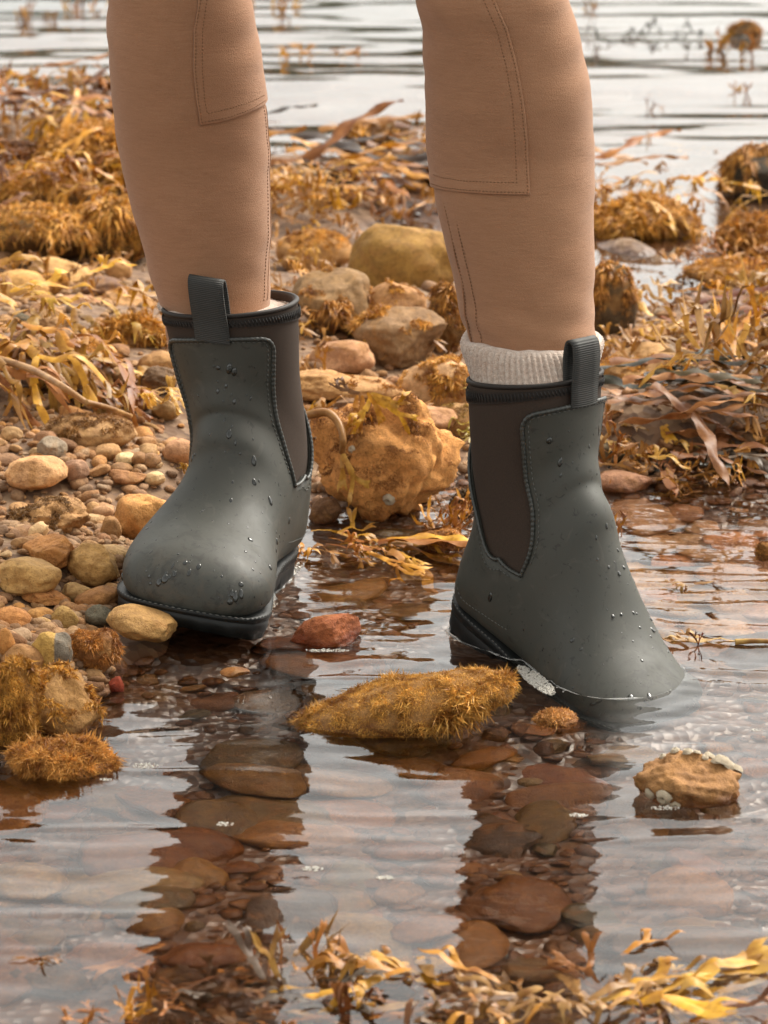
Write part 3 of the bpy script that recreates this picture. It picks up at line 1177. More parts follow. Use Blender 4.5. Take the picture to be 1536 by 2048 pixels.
# raised seams down the inner calves
for leg, line in ((LEG_A, [(532, 212), (541, 300), (541, 400), (540, 500), (535, 600)]), (LEG_B, [(884, 388), (903, 480), (924, 575), (942, 700)])):
    a2 = Acc()
    pp = []
    for p_ in resample(np.array(line, float), step=8.0):
        t_, z_ = leg.hit(*p_)
        pp.append(leg.pt(np.array([t_]), np.array([z_]), -.0002)[0])
    tube(a2, resample(np.array(pp), step=.004), .0009, 6)
    link('calf_seam', a2.mesh('calf_seam'), M_CLOTH, breeches)


# ---- socks
def sock(B, leg, rise, px_top, loose):
    n = 240
    th = np.linspace(0, 2 * np.pi, n, endpoint=False)
    rim = B.world(B.pt(np.full(n, .985), th, -.0062))
    ang = np.arctan2(rim[:, 0] - leg.tab[0, 1], -(rim[:, 1] - leg.tab[0, 2]))
    _, zt = leg.hit(*px_top)
    rows = []
    prof = [(-.35, 0, 0), (0, .0, 0), (.2, .0022, 0), (.45, .0040, 0), (.7, .0050, 0), (.86, .0048, 0), (.96, .0036, 0), (1.02, .0014, 0), (1.0, -.0018, 0), (.9, -.0030, 0)]
    for f, o, _ in prof:
        top = leg.pt(ang, np.full(n, zt), loose + o)
        p = rim + (top - rim) * np.clip(f, 0, 1.02)
        if f < 0:
            p = rim + np.array([0, 0, f * .05])
        ctr = p.mean(0)
        d = p - ctr
        d[:, 2] = 0
        d /= np.linalg.norm(d, axis=1)[:, None]
        rb = .0017 * np.cos(54 * th) * smooth(1.01, .9, f)
        p = p + d * (o * .6 + rb)[:, None] if np.ndim(rb) else p
        p[:, 2] += .0016 * vnoise(v3(np.cos(th) * 2.5, np.sin(th) * 2.5), 17) * np.clip(f, 0, 1)
        rows.append(p)
    rows = np.stack(rows)
    m = 40
    fine = np.stack([crspline(rows[:, i], m) for i in range(n)], 1)
    k = np.arange(n)
    # knitted look: small scallops up each rib
    sc = .00045 * np.sin(np.arange(m)[:, None] * 2.2 + (k[None] // 4 % 2) * 1.5)
    ctr = fine.mean(1, keepdims=True)
    d = fine - ctr
    d[..., 2] = 0
    d /= np.linalg.norm(d, axis=-1, keepdims=True)
    fine = fine + d * sc[..., None]
    o = link('sock', mesh_of('sock', fine.reshape(-1, 3), grid_faces(n, m, True)), M_SOCK, person)
    return o


sock(B_B, LEG_B, .03, (1075, 702), .0002)['label'] = 'cream ribbed wool sock rolled over the boot top'
sock(B_A, LEG_A, .01, (450, 630), -.0045)['label'] = 'cream wool sock just showing above the boot top'
# ------------------------------------------------------------------ stones
def ico(sub):
    bm = bmesh.new()
    bmesh.ops.create_icosphere(bm, subdivisions=sub, radius=1)
    v = np.array([x.co[:] for x in bm.verts])
    f = np.array([[x.index for x in p.verts] for p in bm.faces])
    bm.free()
    return v, f


ICO = {k: ico(k) for k in (1, 2, 3, 4, 5)}


def stone_shape(sub, seed, style='round'):
    """unit stone; style: round, angular, lumpy, craggy"""
    v, f = ICO[sub]
    v = v.copy()
    rg = np.random.default_rng(seed)
    cuts = dict(round=5, angular=11, lumpy=3, craggy=8)[style]
    for _ in range(cuts):
        n = rg.normal(size=3)
        n /= np.linalg.norm(n)
        d = rg.uniform(.70, .93) if style != 'angular' else rg.uniform(.55, .88)
        s = v @ n - d
        k = np.clip(s, 0, None) * (.80 if style != 'angular' else .94)
        v -= k[:, None] * n
    o = np.array([seed * 1.37 % 50, seed * .71 % 50, 3.0])
    un = v / np.linalg.norm(v, axis=1)[:, None]
    amp = dict(round=.10, angular=.07, lumpy=.27, craggy=.16)[style]
    v = v * (1 + amp * fbm(v * 1.3 + o, 2, seed))[:, None]
    if sub >= 3:
        v = v + un * (dict(round=.018, angular=.035, lumpy=.065, craggy=.07)[style] * fbm(v * 4.5 + o, 3 if sub > 3 else 2, seed + 9))[:, None]
    if sub >= 5:
        v = v + un * (dict(round=.005, angular=.012, lumpy=.034, craggy=.028)[style] * fbm(v * 13 + o, 3, seed + 19))[:, None]
    if style == 'lumpy':
        v = v + un * (.07 * np.abs(fbm(v * 2.6 + o, 2, seed + 29)))[:, None]
    v -= (v.max(0) + v.min(0)) / 2
    v /= (v.max(0) - v.min(0)) / 2
    return v, f


def rotz(a):
    c, s = math.cos(a), math.sin(a)
    return np.array([[c, -s, 0], [s, c, 0], [0, 0, 1.0]])


def rotxyz(a, b, c):
    cx, sx, cy, sy = math.cos(a), math.sin(a), math.cos(b), math.sin(b)
    return rotz(c) @ np.array([[cy, 0, sy], [0, 1, 0], [-sy, 0, cy]]) @ np.array([[1, 0, 0], [0, cx, -sx], [0, sx, cx]])


def tufts(v, f, count, length, seed, up=.1, patchy=.0, droop=.6, width=.12, zmin=None, curl=.5, origin=None):
    """many small curled blades growing out of a surface (v, f)"""
    rg = np.random.default_rng(seed)
    a, b, c = v[f[:, 0]], v[f[:, 1]], v[f[:, 2]]
    n = np.cross(b - a, c - a)
    ar = np.linalg.norm(n, axis=1)
    n = n / (ar[:, None] + 1e-12)
    wt = ar * smooth(up - .25, up + .35, n[:, 2])
    if zmin is not None:
        wt = wt * ((a[:, 2] + (origin[2] if origin is not None else 0)) > zmin)
    if patchy:
        sc = 2.2 / (np.ptp(v[:, 0]) + 1e-6)
        wt = wt * (fbm(a * sc * 1.6 + seed, 3, seed) > patchy - .45)
    if wt.sum() <= 0:
        return None
    k = rg.choice(len(f), count, p=wt / wt.sum())
    r1, r2 = rg.random(count), rg.random(count)
    s = np.sqrt(r1)
    p = a[k] * (1 - s)[:, None] + b[k] * (s * (1 - r2))[:, None] + c[k] * (s * r2)[:, None]
    d = n[k] + rg.normal(size=(count, 3)) * .95
    cl = np.stack([vnoise(p * 75 + 9.1 * q_, seed + q_) for q_ in range(3)], -1)
    d = d + cl * .55
    d /= np.linalg.norm(d, axis=1)[:, None]
    length = length * .46
    count_ = count
    L_ = length * rg.uniform(.45, 1.25, count) * (.7 + .5 * np.clip(vnoise(p * 22, seed), -.6, 1)) * (.8 + .7 * np.clip(vnoise(p * 95, seed + 5), -.7, 1))
    sd = np.cross(d, rg.normal(size=(count, 3)))
    sd /= np.linalg.norm(sd, axis=1)[:, None] + 1e-9
    wd = (L_ * width)[:, None]
    p = p - d * (L_ * .08)[:, None]
    cv = rg.normal(size=(count, 3)) * curl
    m1 = p + (d + cv * .3) * (L_ * .6)[:, None]
    e = p + (d + cv + np.array([0, 0, -droop])) * (L_ * 1.05)[:, None]
    V = np.stack([p - sd * wd * .8, p + sd * wd * .8, m1 - sd * wd, m1 + sd * wd, e], 1).reshape(-1, 3)
    b0 = np.arange(count)[:, None] * 5
    Q = b0 + np.array([0, 1, 3, 2])
    T = b0 + np.array([2, 3, 4])
    acc = Acc()
    acc.add(V, Q, T)
    return acc.mesh('algae_tufts')


GOLD = (.64, .34, .065)
OCHRE = (.50, .245, .05)
RUST = (.20, .080, .020)
DARKW = (.085, .048, .016)
FOOT = []          # (x, y, r) of placed big stones
ANCH = []          # (photo x, photo y, short name) for telling pebbles apart


def short_name(label):
    out = []
    for w_ in label.replace(',', ' ,').split():
        if w_ in (',', 'on', 'with', 'left', 'right', 'behind', 'beside', 'standing', 'under', 'at', 'in', 'by', 'touching', 'tucked', 'against', 'below', 'just', 'fringed', 'buried', 'above', 'between', 'of', 'leaning', 'cut', 'lying', 'rising', 'half', 'covered', 'crusted'):
            break
        out.append(w_)
    return ' '.join(out[:5])


def rock(px, py, wpx, hpx, label, col, style='round', seed=1, algae=None, depth=.85, sub=5, tilt=0.0, name='rock', cat='rock', under=False, yaw=None, group=None, at_y=None):
    """a stone whose outline covers about wpx x hpx photo pixels round (px, py)"""
    zc = .02
    for _ in range(6):
        p = P(px, py, zc) if at_y is None else PY(px, py, at_y)
        dp = depth_of(p)
        a = wpx * dp / FPX / 2
        b = a * depth
        el = math.atan2(CAM_H - p[2], p[1] - CAM_Y)
        hh = hpx * dp / FPX / 2
        c = math.sqrt(max(hh ** 2 - (b * math.sin(el)) ** 2, (.35 * hh) ** 2)) / math.cos(el)
        zg = tz(p[0], p[1])
        zc = max(zg + c * .74, c * .25) * .5 + zc * .5
        if under:
            zc = zg + c * .3
    v, f = stone_shape(sub, seed, style)
    R = rotxyz(0, tilt, (yaw if yaw is not None else 0))
    v = v @ rotxyz(.3 * math.sin(seed), .3 * math.cos(seed * 2), seed * 1.1).T if style in ('lumpy', 'round') else v
    v = v / np.abs(v).max(0)
    v = (v * np.array([a, b, c])) @ R.T
    sx = (v[:, 0].max() - v[:, 0].min()) / 2
    v[:, 0] *= a / sx
    o = link(name, mesh_of(name, v, f), M_STONE, None, (col[0] * 1.10, col[1] * 1.0, col[2] * .80))
    o.location = p
    tag(o, label, cat, group)
    FOOT.append((p[0], p[1], max(a, b)))
    ANCH.append((px, py, short_name(label)))
    if algae:
        cover, ln, cnt, acol = algae[:4]
        kw = algae[4] if len(algae) > 4 else {}
        me = tufts(v, f, int(cnt * 2.5), ln, seed + 3, up=cover, zmin=None, origin=p, **kw)
        if me:
            t = link('algae_cover', me, M_TUFT, o, acol)
            tag(t, kind='stuff')
    return o


TAN = (.44, .27, .14)
PINK = (.42, .25, .165)
BUFF = (.46, .32, .18)
GREY = (.22, .185, .15)
BROWN = (.20, .115, .06)
ORNG = (.46, .23, .085)
OLIVE = (.235, .155, .055)
PALE = (.55, .43, .30)
REDB = (.24, .075, .032)

# --- the large rock between the boots
hero = rock(762, 925, 318, 288, 'large lumpy tan rock standing between the two boots, weed draped over it', (.58, .31, .125), 'lumpy', 21, (.1, .009, 7000, (.30, .13, .035), dict(patchy=.38, width=.09)), depth=.62)
# --- stones behind the boots
rock(800, 535, 228, 178, 'large smooth mustard brown boulder behind the boots, touching the right leg', (.27, .165, .048), 'round', 4, None, depth=.8)
rock(622, 508, 156, 104, 'rounded pale tan rock with a cap of golden weed, left of the mustard boulder', (.40, .24, .11), 'round', 8, (.5, .016, 2200, GOLD, dict(patchy=.3)))
rock(668, 615, 176, 146, 'dark brown squarish rock fringed with weed, just right of the left boot top', (.22, .145, .08), 'angular', 9, (.3, .018, 1500, OCHRE, dict(patchy=.75, droop=1.0)))
rock(790, 612, 128, 104, 'round pinkish tan stone under the mustard boulder', (.40, .235, .125), 'round', 10, (.6, .010, 900, GOLD, dict(patchy=.4)))
rock(798, 676, 190, 128, 'grey brown rock with a weedy right shoulder, below the round pinkish stone', (.23, .15, .09), 'angular', 12, (.35, .016, 2200, GOLD, dict(patchy=.5)))
rock(898, 640, 98, 150, 'dark weed covered rock tucked against the left edge of the right leg', (.14, .085, .04), 'craggy', 13, (.0, .018, 2600, OCHRE, dict(droop=1.0)))
rock(688, 714, 132, 80, 'smooth pinkish brown oval stone right of the left boot', PINK, 'round', 14)
rock(640, 772, 166, 76, 'flat buff stone with dark pits beside the left boot shaft', (.42, .26, .13), 'craggy', 15)
rock(724, 778, 170, 60, 'long low tan stone behind the large lumpy rock', (.40, .25, .13), 'round', 16, (.6, .010, 700, OCHRE, dict(patchy=.5)))
rock(880, 768, 166, 112, 'pale pinkish rock with a thick mat of golden weed, left of the sock', (.48, .32, .20), 'round', 17, (.15, .017, 3000, GOLD, dict(patchy=.25, droop=.9)))
rock(850, 835, 130, 60, 'smooth rosy tan stone low behind the large lumpy rock', PINK, 'round', 18)
rock(920, 845, 100, 80, 'tan sloping rock touching the back of the right boot shaft', (.42, .27, .14), 'round', 19, (.5, .012, 900, (.34, .22, .03), dict(patchy=.4)))
rock(650, 1030, 66, 76, 'small dark brown slab leaning by the left boot heel', (.15, .085, .05), 'angular', 20)
rock(930, 1010, 66, 58, 'small dark pebbly rock at the water behind the right boot', (.11, .075, .045), 'craggy', 22, (.2, .010, 500, DARKW))
rock(885, 1085, 92, 60, 'low rusty weed clump rock at the water, left of the right boot heel', (.33, .18, .09), 'craggy', 23, (.0, .018, 1500, (.52, .25, .06)))
# --- right of the right leg
rock(1226, 612, 104, 172, 'tall dark rock with golden weed cap, right beside the right leg', (.075, .052, .03), 'round', 31, (.25, .020, 2400, OCHRE, dict(droop=1.2, patchy=.3)))
rock(1296, 738, 190, 100, 'flat topped tan rock half covered in yellow weed, right of the sock', (.38, .24, .12), 'angular', 32, (.2, .012, 2200, GOLD, dict(patchy=.5)))
rock(1285, 450, 226, 100, 'wide mound of golden weed at the edge of the sea, right of the leg', (.18, .10, .045), 'round', 33, (-.3, .034, 5200, GOLD, dict(droop=.7)))
rock(1520, 366, 150, 146, 'dark steep rock with hanging weed at the right edge, standing in the sea', (.035, .028, .02), 'angular', 34, (.3, .034, 2400, OCHRE, dict(droop=1.4, patchy=.4)))
rock(1500, 478, 150, 92, 'brown weed mound in front of the dark steep rock', (.17, .09, .04), 'round', 35, (-.3, .030, 3200, OCHRE))
rock(1470, 545, 200, 54, 'low flat weed mound behind the yellow fronds, right side', (.25, .14, .06), 'round', 36, (-.2, .024, 2600, GOLD))
rock(1300, 668, 90, 40, 'small brown stone with a pale top near the dark weed capped rock', (.33, .20, .12), 'round', 37)
rock(1225, 905, 70, 44, 'small slate grey stone by the right boot shaft at the water edge', (.16, .15, .12), 'round', 38)
rock(1240, 965, 130, 58, 'flat dull pink stone at the water edge right of the right boot', (.33, .19, .14), 'round', 39, depth=.7)
# --- out in the water
rock(757, 276, 124, 68, 'small weedy rock standing alone in the sea between the legs', (.13, .085, .04), 'angular', 41, (-.1, .028, 2200, (.32, .155, .04), dict(patchy=.2)))
rock(1490, 66, 66, 44, 'far dark rock breaking the sea at the top right', (.06, .045, .03), 'angular', 42, (.0, .03, 700, OCHRE))
# --- weed mounds on the left
rock(190, 318, 220, 140, 'big golden weed mound next to the left knee, sea behind', (.20, .115, .045), 'round', 51, (-.3, .034, 6000, GOLD))
rock(30, 325, 170, 80, 'dark hollow rock under brown weed at the left edge', (.07, .045, .025), 'craggy', 52, (.35, .040, 2400, RUST))
rock(60, 385, 250, 92, 'olive brown rock with a golden fringe at the left edge', (.16, .105, .05), 'round', 53, (.45, .030, 4200, GOLD, dict(patchy=.1)))
rock(70, 470, 260, 124, 'broad bushy weed mound at the left, above the tan stones', (.10, .06, .025), 'round', 54, (-.1, .034, 6500, GOLD, dict(droop=1.1)))
rock(232, 468, 180, 132, 'weed covered rock with a dark underside against the left calf', (.06, .04, .02), 'round', 55, (.1, .030, 4600, GOLD, dict(droop=1.1)))
rock(115, 546, 146, 66, 'flat topped tan slab below the bushy weed mound', (.48, .31, .15), 'angular', 61)
rock(28, 584, 130, 96, 'rounded ochre boulder at the left edge beside the flat slab', (.46, .28, .11), 'round', 62)
rock(238, 540, 56, 50, 'small round tan stone under the dark weedy rock', (.44, .27, .14), 'round', 63)
rock(205, 574, 92, 44, 'purplish brown flat stone in front of the small round tan stone', (.17, .105, .085), 'round', 64)
rock(108, 572, 70, 46, 'ochre weedy lump below the flat tan slab', (.38, .21, .07), 'round', 65, (.2, .012, 900, GOLD))
rock(120, 602, 30, 30, 'small upright pale pink stone on the tan slabs', (.62, .45, .36), 'round', 66, sub=4)
rock(160, 612, 130, 44, 'flat pinkish slab under the small pale stone', PINK, 'angular', 67)
rock(262, 606, 128, 56, 'tan slab with weed at its right end, left of the boot top', (.42, .26, .14), 'angular', 68, (.5, .014, 700, GOLD, dict(patchy=.6)))
rock(42, 645, 46, 40, 'small dark slate stone near the left edge', (.10, .09, .07), 'round', 69, sub=4)
rock(100, 642, 90, 56, 'mottled buff stone right of the dark slate stone', (.38, .25, .15), 'craggy', 70)
rock(250, 672, 150, 70, 'bushy golden weed lump left of the left boot', (.22, .12, .05), 'round', 71, (-.3, .022, 4200, GOLD))
rock(150, 712, 150, 60, 'low bushy weed lump above the long weed stem', (.24, .13, .05), 'round', 72, (-.3, .020, 3400, GOLD))
rock(316, 724, 84, 50, 'tan stone with a dark front beside the left boot', (.36, .22, .11), 'round', 73)
rock(318, 762, 76, 58, 'dark brown rock against the left boot shaft', (.12, .075, .045), 'craggy', 74)
rock(278, 798, 78, 48, 'blocky rosy stone left of the boot ankle', (.36, .21, .13), 'angular', 75)
rock(332, 820, 60, 46, 'small olive stone touching the left boot ankle', (.28, .20, .11), 'round', 76)
rock(178, 866, 186, 86, 'domed rock crusted with brown weed on the pebble beach', (.34, .215, .11), 'round', 77, (.0, .009, 4500, (.28, .14, .04), dict(patchy=.3)))
rock(105, 898, 62, 56, 'smooth grey stone leaning on the domed crusted rock', (.25, .22, .20), 'round', 78)
rock(75, 947, 126, 76, 'large oval pink tan cobble on the pebble beach', (.50, .31, .18), 'round', 79)
rock(253, 919, 44, 32, 'small round cream pebble standing out on the beach', (.62, .52, .36), 'round', 80, sub=4)
rock(22, 870, 46, 36, 'pale tan cobble at the left edge with a dark underside', (.44, .31, .19), 'round', 81, sub=4)
rock(152, 942, 56, 48, 'dull mauve brown cobble beside the large oval cobble', (.27, .17, .13), 'round', 82, sub=4)
rock(254, 952, 78, 34, 'flat rusty brown stone below the cream pebble', (.30, .16, .085), 'angular', 83, sub=4)
rock(310, 957, 44, 30, 'cream white pebble by the left boot ankle', (.64, .50, .34), 'round', 84, sub=4)
rock(358, 905, 66, 60, 'pinkish tan stone tucked behind the left boot ankle', PINK, 'round', 85, sub=4)
rock(286, 1038, 126, 106, 'bright orange tan stone beside the left boot toe', (.54, .30, .125), 'round', 86)
rock(98, 1038, 168, 94, 'mossy tan rock left of the orange stone', (.37, .23, .12), 'craggy', 87, (.35, .009, 2600, (.22, .12, .04), dict(patchy=.4)))
rock(222, 1064, 46, 70, 'narrow upright brown stone between the mossy rock and the orange stone', (.34, .20, .095), 'round', 88, sub=4)
rock(96, 1106, 106, 74, 'rusty brown angular stone below the mossy rock', (.38, .19, .075), 'angular', 89)
rock(56, 1152, 142, 84, 'large olive tan cobble at the left edge', (.43, .29, .135), 'round', 90)
rock(190, 1131, 104, 84, 'tilted ochre cobble with a dark patch left of the boot toe', (.43, .28, .125), 'angular', 91, tilt=.5)
rock(216, 1106, 82, 36, 'pale long stone above the tilted cobble, by the boot toe', (.44, .31, .17), 'round', 92, sub=4)
rock(90, 1193, 108, 42, 'flat rust coloured splinter of rock', (.36, .175, .07), 'angular', 93, tilt=.2)
rock(150, 1186, 62, 46, 'small buff angular stone right of the rust splinter', (.42, .30, .16), 'angular', 94, sub=4)
rock(194, 1199, 92, 52, 'smooth brown stone touching the left boot sole', (.32, .17, .075), 'round', 95, tilt=-.3)
rock(22, 1240, 76, 56, 'orange brown cobble at the left edge above the mossy rocks', (.44, .22, .09), 'round', 96)
rock(80, 1234, 56, 38, 'pair like ochre stone right of the orange brown cobble', (.44, .25, .10), 'round', 97, sub=4)['label'] = 'small ochre stone right of the orange brown cobble'
rock(86, 1248, 42, 30, 'small cream stone below the ochre stone', (.52, .37, .21), 'round', 98, sub=4)
rock(128, 1238, 56, 54, 'round olive tan stone above the two toned stone', (.35, .24, .10), 'round', 99, sub=4)
rock(200, 1232, 60, 46, 'wet dark slate stone under the left boot sole edge', (.13, .13, .115), 'round', 100, sub=4)
rock(281, 1250, 142, 72, 'speckled ochre cobble lying in front of the left boot toe', (.35, .225, .10), 'round', 101, tilt=.22, at_y=-.025)
rock(12, 1290, 40, 70, 'upright orange stone cut by the left edge of the picture', (.43, .22, .08), 'round', 102, sub=4)
rock(188, 1302, 108, 92, 'reddish weed covered rock at the water edge in front of the speckled cobble', (.24, .12, .05), 'craggy', 103, (-.1, .013, 3200, (.54, .25, .06), dict(patchy=.1)))


def two_tone():
    k = M_STONE.copy()
    k.name = 'two_tone_stone'
    t = k.node_tree
    oi = [n for n in t.nodes if n.type == 'OBJECT_INFO' and n.outputs['Color'].links][0]
    mix = t.nodes.new('ShaderNodeMix')
    mix.data_type = 'RGBA'
    mix.inputs[7].default_value = (.17, .145, .115, 1)
    sx = t.nodes.new('ShaderNodeSeparateXYZ')
    tcx = t.nodes.new('ShaderNodeTexCoord')
    mr = t.nodes.new('ShaderNodeMapRange')
    mr.inputs[1].default_value = .003
    mr.inputs[2].default_value = .0045
    t.links.new(tcx.outputs['Object'], sx.inputs[0])
    t.links.new(sx.outputs[0], mr.inputs[0])
    t.links.new(mr.outputs[0], mix.inputs[0])
    for l_ in list(oi.outputs['Color'].links):
        t.links.new(mix.outputs[2], l_.to_socket)
    t.links.new(oi.outputs['Color'], mix.inputs[6])
    return k


o = rock(103, 1308, 86, 96, 'two toned stone, half ochre and half grey, on the bank by the water', (.42, .29, .10), 'round', 104)
o.data.materials[0] = two_tone()
rock(45, 1320, 90, 70, 'dull brown stone behind the two toned stone', (.30, .17, .08), 'round', 105)
rock(118, 1412, 176, 160, 'craggy brown and tan rock at the pool edge with yellow weed on top', (.36, .22, .10), 'craggy', 106, (.35, .013, 3200, GOLD, dict(patchy=.4)))
rock(18, 1415, 130, 210, 'rock buried in golden weed at the left edge of the pool', (.20, .11, .04), 'round', 107, (-.4, .011, 10000, (.58, .31, .06)))
rock(122, 1520, 214, 92, 'half sunk clump of rusty orange weed at the pool edge', (.24, .12, .045), 'round', 108, (-.5, .0075, 11000, (.62, .32, .08), dict(curl=1.0, droop=.8, width=.15)))
rock(232, 1374, 34, 44, 'small dark red stone at the pool edge', (.28, .055, .03), 'angular', 109, sub=4)
# --- standing in the pool
rock(650, 1266, 144, 84, 'red brown stone standing in the water between the boots', (.29, .10, .045), 'angular', 111, depth=.8, tilt=-.18)
rock(808, 1422, 440, 150, 'wide mound of orange moss like weed rising from the water between the boots', (.24, .14, .06), 'round', 112, (-.4, .0092, 24000, (.66, .38, .09), dict(curl=1.0, droop=.55, width=.15)), depth=.5, tilt=-.22)
barn = rock(1374, 1570, 220, 136, 'brown and tan rock with white barnacles in the pool at the right', (.27, .155, .075), 'craggy', 113, depth=.8, tilt=.12)
rock(1112, 1440, 86, 46, 'small rusty weed lump just breaking the water by the right boot', (.33, .18, .09), 'craggy', 114, (-.2, .008, 1200, (.6, .32, .1)))
rock(1530, 1108, 40, 50, 'small weedy rock cut by the right edge of the picture, in the water', (.24, .13, .05), 'craggy', 115, (-.2, .012, 800, OCHRE))
rock(470, 1345, 60, 24, 'thin ochre stone just breaking the surface near the left boot', (.42, .26, .11), 'angular', 116, sub=4)


def barnacle_mesh(seed):
    rg = np.random.default_rng(seed)
    n = 14
    a = np.linspace(0, 2 * np.pi, n, endpoint=False)
    rows = []
    for r, z in ((1.0, 0), (.82, .38), (.58, .70), (.44, .72), (.30, .45), (.1, .38)):
        rr = r * (1 + .12 * np.sin(a * 5 + seed) + .08 * rg.normal(size=n))
        rows.append(np.stack([rr * np.cos(a), rr * np.sin(a), np.full(n, z)], -1))
    return mesh_of('barnacle', np.concatenate(rows), grid_faces(n, 6, True))


BARN = [barnacle_mesh(i) for i in range(3)]


def barnacles(ob, pxs, r):
    """white barnacles seated on a rock where it shows at the given photo pixels"""
    me = ob.data
    n = len(me.vertices)
    co = np.empty(n * 3)
    me.vertices.foreach_get('co', co)
    no = np.empty(n * 3)
    me.vertices.foreach_get('normal', no)
    co, no = co.reshape(-1, 3), no.reshape(-1, 3)
    wv = co + np.array(ob.location)
    ux, uy = project(wv)
    vis = (no @ ray(768, 1200)) < 0.1
    for i, (x, y, s) in enumerate(pxs):
        d = (ux - x) ** 2 + (uy - y) ** 2 + 1e6 * (~vis)
        k = int(np.argmin(d))
        b = link('barnacle', BARN[i % 3], M_BARN, ob)
        b.location = co[k] - no[k] * r * .1
        b.rotation_mode = 'QUATERNION'
        b.rotation_quaternion = Vector(no[k]).to_track_quat('Z', 'Y')
        b.scale = (r * s, r * s, r * s * .9)


barnacles(barn, [(1300, 1588, 1.0), (1328, 1592, 1.2), (1333, 1606, 1.0), (1352, 1612, .8), (1310, 1604, .7), (1450, 1506, 1.3), (1466, 1512, 1.2), (1472, 1522, 1.1), (1430, 1498, .9), (1440, 1516, 1.0), (1480, 1518, .8),
                 (1350, 1503, .7), (1372, 1500, .8), (1325, 1515, .6), (1395, 1505, .6), (1410, 1515, .6)], .0055)
barnacles(hero, [(778, 1003, 1.2), (622, 873, 1.0), (632, 866, .8), (740, 1052, 1.2), (752, 1056, .9), (770, 1060, 1.0), (770, 1005, .8), (705, 895, .7)], .0058)
# ------------------------------------------------------------------ pebbles one by one, and the fine gravel
def inside(px, py, poly):
    r = False
    j = len(poly) - 1
    for i in range(len(poly)):
        xi, yi = poly[i]
        xj, yj = poly[j]
        if (yi > py) != (yj > py) and px < (xj - xi) * (py - yi) / (yj - yi + 1e-9) + xi:
            r = not r
        j = i
    return r


def boot_clear(x, y, r):
    """keep stones from poking through the boots"""
    for M in (M_A, M_B):
        q = np.array([x, y, 0]) - M[:3, 3]
        fx = M[:2, 0] / np.linalg.norm(M[:2, 0])
        fy = np.array([-fx[1], fx[0]])
        u, v_ = q[:2] @ fx, q[:2] @ fy
        if -.02 - r < u < .30 + r * .8 and abs(v_) < .062 + r * .8:
            return False
    return True


PEB3 = [mesh_of('pebble', *stone_shape(3, 300 + i, ('round', 'round', 'angular')[i % 3])) for i in range(10)]
PEB4 = [mesh_of('stone', *stone_shape(4, 340 + i, ('round', 'angular', 'round', 'craggy')[i % 4])) for i in range(10)]
for m_ in PEB3 + PEB4:
    m_.materials.append(M_STONE)

PALEB = [(.72, .47, .33), (.66, .46, .28), (.60, .34, .20), (.52, .36, .24), (.76, .56, .36), (.44, .30, .17), (.62, .42, .16), (.40, .24, .15)]
PALE_N = ['pale pink', 'tan', 'rosy', 'greyish tan', 'cream', 'olive brown', 'yellow', 'brown']
DRY_N = ['tan', 'ochre', 'pinkish', 'brown', 'mauve brown', 'orange', 'cream', 'grey brown', 'rusty', 'buff', 'dark brown']
WET_N = ['rust', 'orange', 'olive tan', 'dark olive', 'yellow ochre', 'red brown', 'copper', 'grey olive', 'amber', 'dark brown', 'buff', 'pale cream']
DRY = [(.46, .29, .15), (.40, .23, .11), (.48, .30, .18), (.33, .19, .09), (.26, .16, .10), (.45, .24, .09), (.53, .39, .24), (.30, .22, .16), (.38, .22, .13), (.42, .27, .13), (.22, .12, .065)]
WETC = [(.50, .22, .08), (.60, .30, .10), (.38, .27, .12), (.28, .17, .085), (.66, .42, .18), (.46, .20, .09), (.55, .27, .11), (.30, .25, .15), (.68, .38, .14), (.22, .14, .085), (.48, .33, .17), (.74, .58, .34)]
WETC = [(.45 * c[0], .42 * c[1], .33 * c[2]) for c in WETC]
PLACED = {}
USED = {}


def describe(px, py, wpx, kinds, colour, shape, noun, anchors):
    size = kinds[0] if wpx < kinds[3] else (kinds[1] if wpx < kinds[4] else kinds[2])
    near = sorted(anchors, key=lambda q: (q[0] - px) ** 2 + ((q[1] - py) * 1.6) ** 2)[:5]
    first = None
    for ax, ay, nm in near:
        dx, dy = px - ax, (py - ay) * 1.6
        rel = ('right of' if dx > 0 else 'left of') if abs(dx) > abs(dy) else ('in front of' if dy > 0 else 'behind')
        lab = f'{size} {shape} {colour} {noun} {rel} the {nm}'
        first = first or lab
        if lab not in USED:
            USED[lab] = 1
            return lab
    return first


def too_close(key, x, y, r, k):
    for a, b, c in PLACED.setdefault(key, []):
        if (a - x) ** 2 + (b - y) ** 2 < (k * (r + c)) ** 2:
            return True
    PLACED[key].append((x, y, r))
    return False


def near_big(x, y, r, k=.72):
    return any((a - x) ** 2 + (b - y) ** 2 < (k * c + r * .3) ** 2 for a, b, c in FOOT)


LAND = [(-40, 860), (120, 820), (300, 830), (395, 870), (390, 960), (330, 1060), (235, 1190), (330, 1215), (240, 1290), (215, 1380), (100, 1400), (-40, 1400)]
BACK = [(-40, 520), (300, 520), (330, 640), (330, 860), (100, 840), (-40, 860)]
MID = [(600, 560), (900, 560), (960, 720), (960, 960), (880, 1060), (600, 1000)]
RIGHT = [(1200, 560), (1560, 560), (1560, 960), (1215, 960)]


